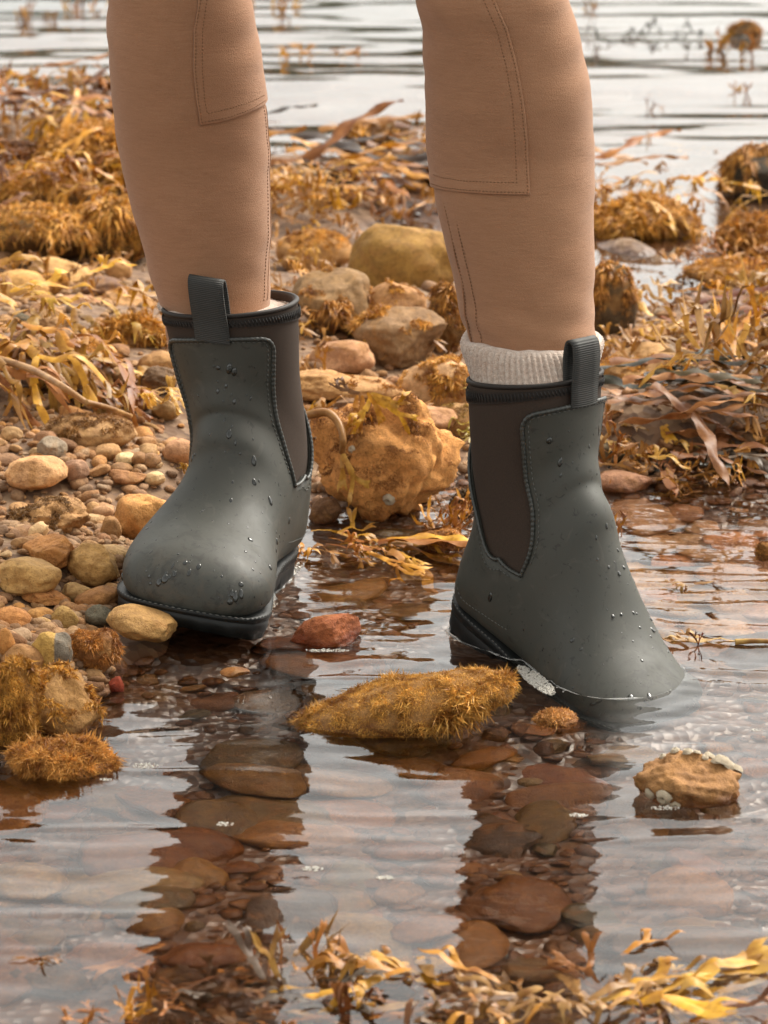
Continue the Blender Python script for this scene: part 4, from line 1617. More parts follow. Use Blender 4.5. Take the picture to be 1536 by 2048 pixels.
def scatter(n, poly, rpx, key, name, anchors, group, cat, cols, meshes, sink, flat, k=.62, tries=60, skip_big=True, zlim=None, pw=2.0):
    xs = [a for a, b in poly]
    ys = [b for a, b in poly]
    done = 0
    for _ in range(n * tries):
        if done >= n:
            break
        px, py = RNG.uniform(min(xs), max(xs)), RNG.uniform(min(ys), max(ys))
        if not inside(px, py, poly):
            continue
        p = P(px, py, 0)
        z = tz(p[0], p[1])
        for _i in range(3):
            p = P(px, py, z)
            z = tz(p[0], p[1])
        q = max(0.0, 1 - done / n * 1.05) ** pw                 # the big ones first
        r = (rpx[0] + (rpx[1] - rpx[0]) * q * RNG.uniform(.8, 1.15)) * depth_of(p) / FPX / 2
        if skip_big and near_big(p[0], p[1], r):
            continue
        if not boot_clear(p[0], p[1], r):
            continue
        if too_close(key, p[0], p[1], r, k):
            continue
        if zlim is not None and not (zlim[0] < z < zlim[1]):
            continue
        o = link(name, meshes[int(RNG.integers(len(meshes)))])
        ci = int(RNG.integers(len(cols)))
        c = np.array(cols[ci]) * RNG.uniform(.75, 1.15) * np.array([1.02, .93, .79] if name == 'pebble' else [1, 1, 1])
        o.color = (*c, 1)
        f = RNG.uniform(*flat)
        el = RNG.uniform(1.0, 1.45)
        o.scale = (r * el, r / el ** .5, r * f)
        o.rotation_euler = (RNG.normal() * .22, RNG.normal() * .22, RNG.uniform(0, 6.28))
        zt_ = z + r * f * sink
        if name != 'pebble':
            zt_ = min(zt_, -.006 - r * f * 1.1)
        o.location = (p[0], p[1], zt_)
        shape = 'long' if el > 1.3 else ('flat' if f < (.62 if name == 'pebble' else .36) else 'rounded')
        wpx = r * 2 * el ** .5 * FPX / depth_of(p)
        names = DRY_N if cols is DRY else PALE_N if cols is PALEB else WET_N
        kinds = ('tiny', 'small', 'medium sized', 19, 34) if name == 'pebble' else ('small', 'medium sized', 'big', 70, 130)
        tag(o, describe(px, py, wpx, kinds, names[ci], shape, 'pebble' if name == 'pebble' else 'sunken stone', anchors), cat, group)
        done += 1
    return done


n1 = scatter(215, LAND, (12, 54), 'land', 'pebble', ANCH, 'pebbles on the beach left of the boots', 'pebble', DRY, PEB3, .45, (.5, .85), k=.50, zlim=(.0, 1))
n2 = scatter(60, BACK, (16, 56), 'land', 'pebble', ANCH, 'pebbles behind the left boot', 'pebble', DRY, PEB3, .4, (.5, .8), k=.5)
n3 = scatter(45, MID, (18, 60), 'land', 'pebble', ANCH, 'pebbles between the legs', 'pebble', DRY, PEB3, .4, (.5, .8), k=.5)
n4 = scatter(26, RIGHT, (16, 46), 'land', 'pebble', ANCH, 'pebbles right of the right leg', 'pebble', DRY, PEB3, .4, (.5, .8), k=.5)

POOL_F = [(-60, 1560), (230, 1480), (240, 1300), (560, 1240), (620, 1110), (900, 1060), (1000, 1300), (1560, 1420), (1560, 2070), (-60, 2070)]
POOL_A = [(400, 1260, 'left boot toe'), (1250, 1420, 'right boot toe'), (930, 1260, 'right boot heel'), (600, 1160, 'left boot heel'), (650, 1266, 'red brown stone'), (808, 1420, 'mossy orange mound'), (1372, 1570, 'barnacled rock'), (120, 1540, 'rusty weed clump'),
          (440, 1560, 'upper mirrored left leg'), (400, 1720, 'mirrored left leg'), (350, 1860, 'lower mirrored left leg'), (1060, 1560, 'upper mirrored right leg'), (1050, 1700, 'mirrored right leg'), (1030, 1860, 'lower mirrored right leg'),
          (624, 1738, 'middle bubble raft'), (290, 1532, 'left bubble raft'), (28, 1925, 'lone yellow frond'), (850, 1960, 'amber bottom fronds'), (1290, 1960, 'long yellow fronds'), (600, 1980, 'grey wet fronds'),
          (1390, 1172, 'upper pale floating frond'), (1440, 1290, 'lower pale floating frond'), (1492, 975, 'single amber frond'), (1230, 1110, 'right boot ankle'), (720, 1102, 'trailing amber weed'), (1530, 1108, 'weedy edge rock'), (232, 1374, 'dark red stone')]
POOL_R = [(1200, 1000), (1560, 980), (1560, 1440), (1330, 1400)]
scatter(190, POOL_F, (44, 250), 'bed', 'submerged_stone', POOL_A, 'stones under the water in front of the boots', 'stone', WETC, PEB4, .25, (.28, .5), k=.44, skip_big=False, pw=1.9, zlim=(-1, -.017))
scatter(60, POOL_R, (40, 190), 'bed', 'submerged_stone', POOL_A, 'stones under the water right of the right boot', 'stone', PALEB, PEB4, .25, (.28, .5), k=.44, skip_big=False, pw=1.9, zlim=(-1, -.017))


def gravel(name, label, polys, n, rmm, seed, flat=(.45, .85)):
    """the fine rest of the pebbles, joined"""
    rg = np.random.default_rng(seed)
    shapes = [stone_shape(2, 400 + i, ('round', 'angular')[i % 2])[0] for i in range(10)]
    f0 = ICO[2][1]
    P_ = []
    for poly, share in polys:
        xs = [a for a, b in poly]
        ys = [b for a, b in poly]
        m = 0
        while m < n * share:
            px, py = rg.uniform(min(xs), max(xs)), rg.uniform(min(ys), max(ys))
            if inside(px, py, poly):
                p = P(px, py, 0.0)
                P_.append(p)
                m += 1
    P_ = np.array(P_)
    z = terrain(P_[:, 0], P_[:, 1])
    # move towards the camera where the ground stands higher than the water plane
    d = (P_ - np.array([0, CAM_Y, CAM_H]))
    P_ = P_ + d * (z / d[:, 2])[:, None]
    z = terrain(P_[:, 0], P_[:, 1])
    acc = Acc()
    for i in range(len(P_)):
        r = (rmm[0] + (rmm[1] - rmm[0]) * rg.random() ** 3) * 1e-3
        if not boot_clear(P_[i, 0], P_[i, 1], r):
            continue
        f = rg.uniform(*flat)
        v = shapes[i % 10] * np.array([r * rg.uniform(1, 1.4), r, r * f])
        v = v @ rotxyz(rg.normal() * .3, rg.normal() * .3, rg.uniform(0, 6.28)).T
        acc.add(v + np.array([P_[i, 0], P_[i, 1], z[i] + r * f * .3]), None, f0)
    o = link(name, acc.mesh(name), M_POOLGRAVEL if name == 'pool_gravel' else M_GRAVEL)
    tag(o, label, 'gravel', kind='stuff')


gravel('gravel', 'fine tan and brown gravel of the beach between the larger stones', [(LAND, .5), (BACK, .18), (MID, .2), (RIGHT, .12)], 4200, (2.5, 9), 11)
LAND_W = [(-620, 560), (-30, 520), (-30, 1420), (-620, 1420)]
RIGHT_W = [(1545, 480), (2150, 480), (2150, 970), (1545, 970)]
gravel('outer_gravel', 'loose tan and brown stones of the beach to either side', [(LAND_W, .6), (RIGHT_W, .4)], 2200, (5, 24), 13)
gravel('pool_gravel', 'fine brown gravel on the floor of the pool', [(POOL_F, .6), (POOL_R, .2), ([(-620, 1500), (-50, 1500), (-50, 2300), (-620, 2300)], .1), ([(1550, 1000), (2150, 1000), (2150, 2300), (1550, 2300)], .1)], 2700, (3, 13), 12, (.35, .6))
# ------------------------------------------------------------------ seaweed
def frond_geo(seed, L0=.05, w0=.006, levels=3, spread=.42, wav=.25, droop=0.0, lift=0.0, taper=.86, steps_=4, tipw=1.15):
    """forking flat blade along +X; every strip has a raised midrib"""
    rg = np.random.default_rng(seed)
    acc = Acc()
    total = L0 * sum(.8 ** k for k in range(levels + 1))

    def zof(s, lat):
        q = s / total
        return lift * q * total - droop * total * q * q + wav * w0 * 1.6 * math.sin(q * 9 + seed) + wav * lat * math.sin(q * 14 + seed * 2)

    def strip(x, y, ang, s, w_, L_, lev):
        n = steps_
        bend = rg.normal() * .35
        tw = rg.normal() * .5
        rows = []
        for i in range(n + 1):
            f = i / n
            a = ang + bend * f
            if i:
                x += math.cos(a) * L_ / n
                y += math.sin(a) * L_ / n
                s += L_ / n
            last = lev == levels
            ww = w_ * ((.62 + .45 * f) if not last else (.80 + tipw * .3 * math.sin(f * math.pi)) * (1 - .88 * smooth(.45, 1.0, f)))
            if lev == 0 and i == 0:
                ww = w_ * .35
            sx, sy = -math.sin(a), math.cos(a)
            t_ = tw * f
            for e in (-1, 0, 1):
                lx = e * ww * math.cos(t_)
                rows.append((x + sx * lx, y + sy * lx, zof(s, y) + e * ww * math.sin(t_) * .8 + (ww * .22 if e == 0 else 0) + wav * ww * .6 * math.sin(s * 260 + e + seed)))
        v = np.array(rows)
        acc.add(v, grid_faces(3, n + 1))
        if lev < levels:
            sp = spread * rg.uniform(.7, 1.25)
            for sg in (-1, 1):
                if lev >= 1 and rg.random() < .1:
                    continue
                a2 = ang + bend + sg * sp * rg.uniform(.6, 1.1)
                strip(x - math.cos(ang) * w_ * .3, y - math.sin(ang) * w_ * .3, a2, s, w_ * taper, L_ * rg.uniform(.62, .95), lev + 1)

    strip(0, 0, 0, 0, w0, L0, 0)
    return acc


def ribbon_geo(seed, L_=.25, w_=.010, ruffle=.4, droop=.0, n=26):
    rg = np.random.default_rng(seed)
    acc = Acc()
    x = y = a = 0.0
    rows = []
    ph = rg.uniform(0, 6, 4)
    for i in range(n + 1):
        f = i / n
        a += rg.normal() * .12
        x += math.cos(a) * L_ / n
        y += math.sin(a) * L_ / n
        ww = w_ * (.5 + .8 * math.sin(math.pi * min(1, f * .8 + .18))) * (1 if f < .93 else (1 - f) / .07 + .02)
        for e in (-1, -.5, 0, .5, 1):
            zz = w_ * ruffle * (math.sin(f * 22 + ph[0] + e) * abs(e) + .6 * math.sin(f * 11 + ph[1])) - droop * L_ * f * f + w_ * .25 * (1 - abs(e))
            rows.append((x - math.sin(a) * ww * e, y + math.cos(a) * ww * e, zz))
    acc.add(np.array(rows), grid_faces(5, n + 1))
    return acc


FR_FLAT = [frond_geo(500 + i, .040, .0052, 3, .48, .30, .05).mesh('frond') for i in range(6)]
FR_DRAPE = [frond_geo(520 + i, .040, .0050, 3, .42, .30, .55, .25).mesh('frond') for i in range(6)]
FR_UP = [frond_geo(540 + i, .034, .0056, 2, .45, .35, -.25, .55).mesh('frond') for i in range(6)]
FR_FINE = [frond_geo(560 + i, .034, .0030, 4, .45, .4, .15, .1, .9, 3).mesh('frond') for i in range(6)]
RIB = [ribbon_geo(580 + i, .25, .009, .45, .12).mesh('frond') for i in range(5)]
for m_ in FR_FLAT + FR_DRAPE + FR_UP + FR_FINE + RIB:
    m_.materials.append(M_FROND)

FR_WIDE = [frond_geo(620 + i, .040, .0056, 2, .26, .30, .05, 0, .85, 6, .75).mesh('frond') for i in range(3)]
FR_HAND = [frond_geo(630 + i, .028, .0060, 3, .40, .28, .12, 0, .80, 4, .8).mesh('frond') for i in range(3)]
for m_ in FR_WIDE + FR_HAND:
    m_.materials.append(M_FROND)
FR_BIG = FR_WIDE + FR_HAND

YEL = (.64, .35, .035)
AMB = (.60, .285, .032)
COP = (.42, .17, .035)
BRW = (.21, .085, .028)
DRK = (.045, .042, .022)
PAL = (.38, .22, .07)
GRYW = (.20, .165, .125)


def ground_at(px, py, lift=0.0):
    z = 0.0
    for _ in range(4):
        p = P(px, py, z)
        z = max(tz(p[0], p[1]), 0.0) + lift
    return P(px, py, z)


SIZE = .62


def clump(px, py, label, n, spread, size, cols, meshes, yaw=None, yaw_sd=3.2, lift=(.0, .02), pitch=0.0, pitch_sd=.15, seed=1, cat='seaweed', group=None, fixed_z=None, name='seaweed_clump'):
    """one plant or heap of weed; each blade is a part"""
    rg = np.random.default_rng(seed)
    c = ground_at(px, py) if fixed_z is None else P(px, py, fixed_z)
    t = empty(name, c)
    tag(t, label, cat, group)
    n = n if n < 4 else int(n * 1.5)
    for i in range(n):
        qx, qy = px + rg.normal() * spread[0] * .5, py + rg.normal() * spread[1] * .5
        lz = rg.uniform(*lift)
        p = ground_at(qx, qy) if fixed_z is None else P(qx, qy, fixed_z)
        b = link('frond', meshes[int(rg.integers(len(meshes)))], None, t)
        p = p + np.array([0, 0, lz])
        b.location = p - c
        a = (yaw if yaw is not None else 0) + rg.normal() * yaw_sd
        b.rotation_euler = (rg.normal() * .25, -(pitch + rg.normal() * pitch_sd), a)
        s = size * SIZE * rg.uniform(.7, 1.2)
        b.scale = (s, s, s)
        dk = rg.uniform(.5, 1.22)
        col = np.array(cols[int(rg.integers(len(cols)))]) * dk * np.array([1.0, .82 + .16 * dk, .7 + .3 * dk])
        b.color = (*col, 1)
    return t


def add_stem(t, pts, r, col):
    acc = Acc()
    c = np.array(t.location)
    tube(acc, crspline(np.array(pts) - c, 40), np.linspace(r, r * .7, 40), 7)
    s = link('stem', acc.mesh('stem'), M_FROND, t, col)
    return s


# left heap of bladder wrack with its long pale stem
t = clump(70, 745, 'heap of golden forked wrack at the left edge with a long pale stem across it', 34, (200, 84), 1.7, [YEL, AMB, AMB, COP, (.66, .42, .10)], FR_HAND + FR_DRAPE, yaw=-.9, yaw_sd=.7, lift=(.01, .055), pitch=-.2, seed=601)
add_stem(t, [ground_at(-10, 716, .065), ground_at(60, 738, .06), ground_at(120, 770, .055), ground_at(165, 800, .045), ground_at(183, 815, .040)], .0042, (.50, .30, .14))
add_stem(t, [ground_at(172, 805, .045), ground_at(215, 815, .040), ground_at(262, 832, .025)], .0034, (.52, .31, .12))
t2 = clump(255, 832, 'single yellow forked frond reaching from the weed heap to the left boot', 3, (14, 6), 1.05, [YEL, (.60, .35, .06)], FR_FLAT, yaw=-.25, yaw_sd=.2, lift=(.018, .03), seed=602)
clump(120, 690, 'bright yellow frond tips on top of the left weed heap', 8, (150, 26), 1.5, [YEL, (.66, .42, .06)], FR_BIG, yaw=.1, yaw_sd=.5, lift=(.05, .08), seed=603)
clump(345, 968, 'small bright yellow scrap of weed by the left boot instep', 2, (8, 3), .45, [(.66, .38, .05)], FR_FLAT, yaw=0, yaw_sd=.2, lift=(.015, .02), seed=604)
# on the large rock
hz = hero.location


def on_hero(px, py, out=0.0):
    """point on the front of the large rock"""
    me = hero.data
    n = len(me.vertices)
    co = np.empty(n * 3)
    me.vertices.foreach_get('co', co)
    w_ = co.reshape(-1, 3) + np.array(hero.location)
    ux, uy = project(w_)
    d = (ux - px) ** 2 + (uy - py) ** 2
    k = np.argsort(d)[:40]
    k = k[np.argmin(w_[k, 1])]
    return PY(px, py, w_[k, 1] - out)


def place_frond(t, mesh, a, b, col, roll=0.0, s=None, rest=.115):
    """a blade from a to b; its face turned to the open side"""
    a, b = np.array(a), np.array(b)
    d = Vector(b - a)
    o = link('frond', mesh, None, t, col)
    o.location = a - np.array(t.location)
    x = d.normalized()
    view = (Vector((0, CAM_Y, CAM_H)) - Vector(a)).normalized()
    z = (view - x * view.dot(x)).normalized()
    y = z.cross(x)
    m = Matrix((x, y, z)).transposed() @ Matrix.Rotation(roll, 3, 'X')
    o.rotation_mode = 'QUATERNION'
    o.rotation_quaternion = m.to_quaternion()
    s = s or d.length / rest
    o.scale = (s, s, s)
    return o


hp = on_hero(700, 880, .02)
t = empty('seaweed_clump', hp)
tag(t, 'yellow forked weed hanging on the large lumpy rock from a thick bent stem', 'seaweed')
add_stem(t, [on_hero(600, 838, .0), on_hero(625, 828, .015), on_hero(655, 826, .02), on_hero(678, 848, .022), on_hero(686, 880, .02), on_hero(684, 905, .012)], .0048, (.40, .21, .07))
place_frond(t, FR_WIDE[0], on_hero(684, 902, .012), on_hero(680, 980, .010), (.60, .34, .07), .2, rest=.094)
place_frond(t, FR_WIDE[1], on_hero(686, 905, .012), on_hero(722, 1008, .012), (.64, .38, .08), -.2, rest=.094)
place_frond(t, FR_WIDE[2], on_hero(610, 832, .012), on_hero(628, 800, .014), (.60, .33, .04), 0, rest=.094)
t = empty('seaweed_clump', on_hero(745, 810, .015))
tag(t, 'broad amber weed spread over the top of the large lumpy rock', 'seaweed')
for a, b, c_, k_ in (((715, 792), (690, 855), AMB, 0), ((725, 792), (720, 870), AMB, 1), ((738, 795), (745, 872), YEL, 2), ((745, 792), (815, 862), YEL, 0), ((742, 786), (808, 812), (.60, .34, .06), 1), ((720, 785), (655, 800), (.22, .12, .06), 2), ((735, 785), (775, 850), AMB, 1)):
    place_frond(t, FR_HAND[k_], on_hero(*a, .014), on_hero(*b, .012), c_, 0, rest=.080)
# wet weed draped over the mounds at the back
clump(150, 290, 'amber fronds draped over the big golden weed mound', 26, (170, 60), 1.5, [AMB, YEL, COP], FR_DRAPE + FR_HAND, lift=(.05, .10), pitch=-.1, seed=614)
clump(70, 430, 'amber fronds draped over the bushy weed mound at the left', 30, (230, 50), 1.35, [AMB, YEL, COP, BRW], FR_DRAPE + FR_HAND, lift=(.05, .10), pitch=-.1, seed=615)
clump(230, 440, 'amber fronds hanging over the dark rock against the left calf', 18, (110, 60), 1.2, [AMB, COP, YEL], FR_DRAPE, lift=(.05, .09), pitch=-.2, seed=616)
clump(1290, 430, 'amber fronds lying over the wide golden mound at the sea edge', 22, (180, 40), 1.3, [AMB, YEL], FR_DRAPE + FR_HAND, lift=(.02, .06), pitch=-.1, seed=617)
# between the boots and the rock
clump(700, 1102, 'amber weed trailing on the water in front of the large lumpy rock', 12, (120, 26), .95, [AMB, YEL, COP], FR_FLAT + RIB[:1], yaw=-.25, yaw_sd=.35, lift=(.002, .008), fixed_z=.001, seed=611)
clump(905, 1062, 'rusty weed tuft at the water left of the right boot heel', 16, (46, 24), .5, [COP, AMB], FR_UP, lift=(.0, .012), seed=612)
clump(962, 880, 'olive yellow weed behind the right boot shaft', 8, (40, 20), .6, [(.45, .36, .04), (.34, .26, .05)], FR_FLAT, lift=(.01, .03), seed=613)
# the kelp heap on the right
t = clump(1300, 880, 'tangled heap of brown ribbon kelp right of the right boot', 34, (130, 70), .95, [COP, (.40, .18, .05), (.30, .13, .05), BRW, (.44, .22, .09)], RIB, yaw=.1, yaw_sd=.45, lift=(.0, .05), pitch=-.05, seed=621)
clump(1310, 800, 'dark green black ribbons of kelp on top of the brown kelp heap', 10, (120, 40), .95, [DRK, (.05, .055, .03), (.08, .06, .025)], RIB, yaw=.0, yaw_sd=.4, lift=(.02, .045), seed=622)
clump(1420, 930, 'blackish kelp strands at the water end of the kelp heap', 10, (90, 26), .7, [DRK, (.06, .045, .03), GRYW], RIB, yaw=-.2, yaw_sd=.5, lift=(.0, .02), seed=623)
clump(1265, 900, 'yellow forked fronds lying on the brown kelp heap', 7, (70, 50), 1.5, [YEL, (.60, .35, .07)], FR_BIG, yaw=-.9, yaw_sd=.4, lift=(.02, .04), seed=624)
clump(1225, 930, 'amber frond tips beside the right boot shaft', 8, (40, 26), .7, [AMB, COP], FR_UP, lift=(.0, .02), seed=625)
clump(1460, 790, 'pale amber bunch of broad fronds at the right edge', 30, (130, 80), 1.4, [PAL, (.60, .37, .10), AMB, (.50, .30, .10)], FR_BIG + FR_UP, lift=(.01, .05), pitch=.1, pitch_sd=.25, seed=626)
clump(1330, 960, 'rust coloured scraps of weed along the water edge', 24, (200, 22), .42, [COP, BRW, AMB, DRK], FR_FLAT + FR_UP, lift=(.0, .008), seed=627)
clump(1492, 975, 'single amber frond standing out of the water near the right edge', 2, (6, 4), .50, [AMB, YEL], FR_UP, yaw=2.6, yaw_sd=.3, lift=(.0, .006), pitch=.5, seed=628)
clump(1450, 618, 'yellow antler like fronds standing on the weed at the right', 12, (150, 40), 1.2, [YEL, (.66, .40, .08), AMB], FR_HAND, lift=(.01, .04), pitch=.3, pitch_sd=.25, seed=629)
clump(1400, 650, 'long rust brown ribbon weed under the antler like fronds', 9, (170, 26), 1.3, [COP, (.36, .11, .03)], RIB, yaw=.1, yaw_sd=.2, lift=(.01, .03), seed=630)
clump(1440, 710, 'golden matted weed below the antler like fronds', 34, (160, 50), 1.0, [AMB, YEL, PAL, COP], FR_FLAT + FR_HAND, lift=(.0, .04), seed=631)
clump(1470, 545, 'low amber weed at the edge of the small tide pool', 18, (120, 26), 1.0, [AMB, COP, OCHRE], FR_FINE + FR_FLAT, lift=(.0, .03), seed=632)
# back shore
clump(700, 352, 'long heap of brown and amber ribbon weed along the back shore', 44, (330, 56), 1.5, [AMB, COP, BRW, (.42, .21, .06), (.10, .06, .03)], RIB, yaw=-.1, yaw_sd=.3, lift=(.0, .05), seed=641)
clump(800, 330, 'amber fronds at the right end of the ribbon weed heap', 18, (120, 30), 1.5, [AMB, YEL], FR_FLAT + FR_FINE, lift=(.0, .05), seed=642)
clump(610, 425, 'golden weed behind the pale tan rock and beside the left calf', 30, (130, 40), 1.2, [AMB, GOLD, YEL], FR_FINE + FR_FLAT, lift=(.0, .05), pitch=.2, seed=643)
clump(780, 425, 'low amber weed behind the mustard boulder', 20, (170, 22), 1.2, [AMB, COP], FR_FINE, lift=(.0, .03), seed=644)
clump(80, 262, 'brown ribbon weed piled on the rock at the far left', 26, (200, 40), 1.5, [BRW, COP, (.36, .17, .05)], RIB, yaw=.3, yaw_sd=.35, lift=(.02, .09), seed=645)
clump(140, 232, 'bushy amber tuft sticking up against the sea at the left', 9, (70, 14), .9, [AMB, YEL], FR_UP + FR_FINE, lift=(.02, .07), pitch=.45, pitch_sd=.35, seed=646)
clump(24, 236, 'single curled amber frond standing against the sea at the far left', 2, (6, 4), .9, [AMB, COP], FR_UP, yaw=1.9, yaw_sd=.3, lift=(.02, .05), pitch=1.0, seed=647)
clump(610, 640, 'golden weed fringe right of the left boot collar', 22, (46, 60), .75, [AMB, YEL, GOLD], FR_FINE + FR_DRAPE, lift=(.0, .04), pitch=.1, seed=648)
clump(360, 690, 'amber weed between the left boot and the bushy lump', 16, (60, 50), .7, [AMB, GOLD], FR_FINE, lift=(.0, .03), seed=649)
clump(1225, 1110, 'amber scrap of weed against the toe side of the right boot', 5, (14, 26), .5, [AMB, (.42, .17, .04)], FR_UP, lift=(.0, .02), pitch=.4, fixed_z=.002, seed=650)
# floating pieces on the right
for i, (px, py, yw, sz, lb) in enumerate(((1390, 1172, 2.9, .95, 'upper of two pale yellow fronds floating right of the right boot'), (1440, 1290, 3.0, 1.15, 'lower pale yellow frond floating with a long stem reaching the right edge'), (1480, 1160, .3, .6, 'short pale frond floating near the right edge above the long stemmed one'))):
    t = clump(px + 40, py, lb, 1 if i != 1 else 2, (10, 4), sz, [(.58, .38, .13), (.52, .32, .10)], FR_FLAT, yaw=yw, yaw_sd=.12, lift=(.001, .003), pitch_sd=.02, fixed_z=.0, seed=660 + i)
add_stem(bpy.data.objects[[o.name for o in bpy.data.objects if o.get('label', '').startswith('lower pale yellow')][0]], [P(1470, 1284, .003), P(1510, 1282, .004), P(1560, 1283, .003)], .0028, (.52, .33, .10))
clump(1396, 1290, 'small dark red weed tip rising from the water below the pale fronds', 2, (3, 3), .25, [(.22, .06, .025)], FR_UP, pitch=1.0, fixed_z=.0, lift=(0, .002), seed=664)
# far floating weed
far = [(168, 22, .9, 'amber tuft of weed breaking the sea, far left'), (50, 42, .7, 'thin amber weed tips in the sea at the top left corner'), (100, 38, .5, 'pair of faint weed tips in the sea at the top left'), (553, 18, .9, 'amber weed tuft in the sea beside the left knee'),
       (580, 118, .6, 'small amber weed tip in the sea between the knees'), (655, 104, 1.0, 'flat amber weed patch floating between the knees'), (690, 108, .7, 'right end of the floating amber weed between the knees'), (1440, 95, 1.0, 'amber weed tuft in front of the far dark rock'),
       (1280, 282, .5, 'small upright amber weed tip in the sea right of the leg'), (1368, 300, .7, 'flat amber weed piece in the sea left of the dark steep rock'), (1180, 18, .6, 'faint amber weed tips in the sea at the top right'), (1310, 215, .4, 'tiny weed tip in the sea right of the right knee'),
       (1475, 180, .5, 'small orange weed scrap in the pale shallow at the right')]
for i, (px, py, sz, lb) in enumerate(far):
    clump(px, py, lb, int(3 + 4 * sz), (46 * sz, 8 * sz), 1.0 * sz, [AMB, YEL, COP], FR_UP if i not in (5, 6, 9) else FR_FLAT, lift=(-.025, .0), pitch=.35 if i not in (5, 6, 9) else 0, pitch_sd=.35, fixed_z=.0, seed=670 + i, cat='seaweed')
clump(1330, 82, 'scatter of blackish weed floating at the top right', 14, (160, 22), .8, [DRK, (.06, .05, .03)], FR_FLAT + FR_UP, lift=(-.005, .008), fixed_z=.0, seed=690)
# front edge of the pool
clump(615, 1950, 'upright olive gold frond tips beside a grey wet frond at the bottom', 4, (56, 20), .62, [(.46, .27, .05), (.38, .21, .05), COP], FR_UP, yaw=1.2, yaw_sd=.8, lift=(-.012, .004), pitch=.5, pitch_sd=.3, fixed_z=-.005, seed=701)
clump(600, 1990, 'grey wet fronds curled at the water surface, bottom centre left', 8, (150, 40), .9, [GRYW, (.26, .22, .17), (.14, .10, .07)], FR_BIG, lift=(-.008, .010), pitch=.15, pitch_sd=.35, fixed_z=-.005, seed=702)
clump(845, 1970, 'amber and yellow forked fronds lying on the water at the bottom centre', 9, (150, 40), 1.35, [YEL, (.60, .34, .07), AMB], FR_BIG, yaw=2.7, yaw_sd=.55, lift=(-.003, .010), pitch=.04, pitch_sd=.08, fixed_z=-.005, seed=703)
clump(700, 2030, 'brown weed under the surface along the bottom edge', 20, (330, 36), 1.0, [COP, BRW, (.30, .15, .06)], FR_BIG + FR_FLAT, lift=(-.02, .004), fixed_z=-.004, seed=704)
clump(1120, 2030, 'thick tangle of tan fronds at the bottom, right of centre', 17, (200, 44), 1.0, [PAL, (.54, .32, .10), AMB, (.46, .26, .09)], FR_BIG + FR_FLAT, lift=(-.008, .014), pitch=.03, pitch_sd=.12, fixed_z=-.005, seed=705)
clump(1270, 1995, 'long yellow forked fronds rising at the bottom right', 6, (130, 36), 1.3, [YEL, (.66, .40, .08)], FR_BIG, yaw=.5, yaw_sd=.8, lift=(-.004, .006), pitch=.10, pitch_sd=.14, fixed_z=-.005, seed=706)
clump(1330, 2000, 'one long yellow frond slanting up to the right at the bottom right', 2, (16, 8), 1.9, [(.66, .40, .07)], FR_WIDE, yaw=.42, yaw_sd=.08, lift=(.0, .004), pitch=.15, pitch_sd=.05, fixed_z=-.005, seed=707)
clump(1400, 2045, 'rusty tan weed filling the bottom right corner', 17, (200, 36), 1.0, [COP, AMB, PAL, BRW], FR_BIG + FR_FLAT, lift=(-.010, .010), fixed_z=-.005, seed=708)
clump(1240, 1922, 'dark backed curled frond with a bright rim at the bottom right', 2, (8, 4), .75, [(.20, .10, .04), AMB], FR_WIDE, yaw=.6, yaw_sd=.2, lift=(.0, .006), pitch=.25, fixed_z=-.005, seed=709)
clump(28, 1925, 'small yellow frond floating alone at the lower left edge', 2, (14, 5), .55, [YEL, AMB], FR_FLAT, yaw=.15, yaw_sd=.15, lift=(.0, .004), fixed_z=.0, seed=710)
clump(235, 2040, 'amber weed scraps at the bottom left', 6, (110, 14), .6, [AMB, COP], FR_UP + FR_FLAT, lift=(-.004, .004), fixed_z=.0, seed=711)
clump(400, 1965, 'drowned brown weed below the left leg mirrored in the water', 16, (190, 50), .9, [BRW, COP, (.16, .08, .03)], FR_BIG + FR_FLAT, lift=(-.03, -.006), fixed_z=-.008, seed=712)


def litter(name, label, polys, n, size, seed):
    """small broken weed strewn between the stones"""
    rg = np.random.default_rng(seed)
    src = [frond_geo(800 + i, .022, .0030, 2, .5, .5, .15, .2, .88, 2) for i in range(8)]
    src = [(np.concatenate(a.v), np.concatenate([q for q in a.q])) for a in src]
    pts = []
    for poly, share in polys:
        xs = [a for a, b in poly]
        ys = [b for a, b in poly]
        m = 0
        while m < n * share:
            px, py = rg.uniform(min(xs), max(xs)), rg.uniform(min(ys), max(ys))
            if inside(px, py, poly):
                pts.append(P(px, py, 0.0))
                m += 1
    pts = np.array(pts)
    z = terrain(pts[:, 0], pts[:, 1])
    d = pts - np.array([0, CAM_Y, CAM_H])
    pts = pts + d * (z / d[:, 2])[:, None]
    z = terrain(pts[:, 0], pts[:, 1])
    keep = fbm(v3(pts[:, 0] * 7, pts[:, 1] * 4), 3, 88) > -.15
    acc = Acc()
    for i in np.nonzero(keep)[0]:
        if z[i] < -.012 or not boot_clear(pts[i, 0], pts[i, 1], .01):
            continue
        v, q = src[i % 8]
        s = size * rg.uniform(.6, 1.4)
        R = rotxyz(rg.normal() * .4, -abs(rg.normal()) * .5, rg.uniform(0, 6.28))
        acc.add(v @ R.T * s + np.array([pts[i, 0], pts[i, 1], z[i] + rg.uniform(0, .012)]), q)
    o = link(name, acc.mesh(name), M_FROND, None, (.40, .19, .04))
    tag(o, label, 'seaweed', kind='stuff')


SHORE_B = [(-40, 270), (560, 320), (860, 320), (880, 560), (960, 720), (960, 860), (600, 860), (600, 640), (330, 700), (330, 640), (-40, 640)]
SHORE_R = [(1190, 470), (1560, 440), (1560, 940), (1210, 940)]
litter('seaweed_litter', 'broken golden weed strewn between the rocks behind the person', [(SHORE_B, .65), (SHORE_R, .35)], 1000, .75, 31)

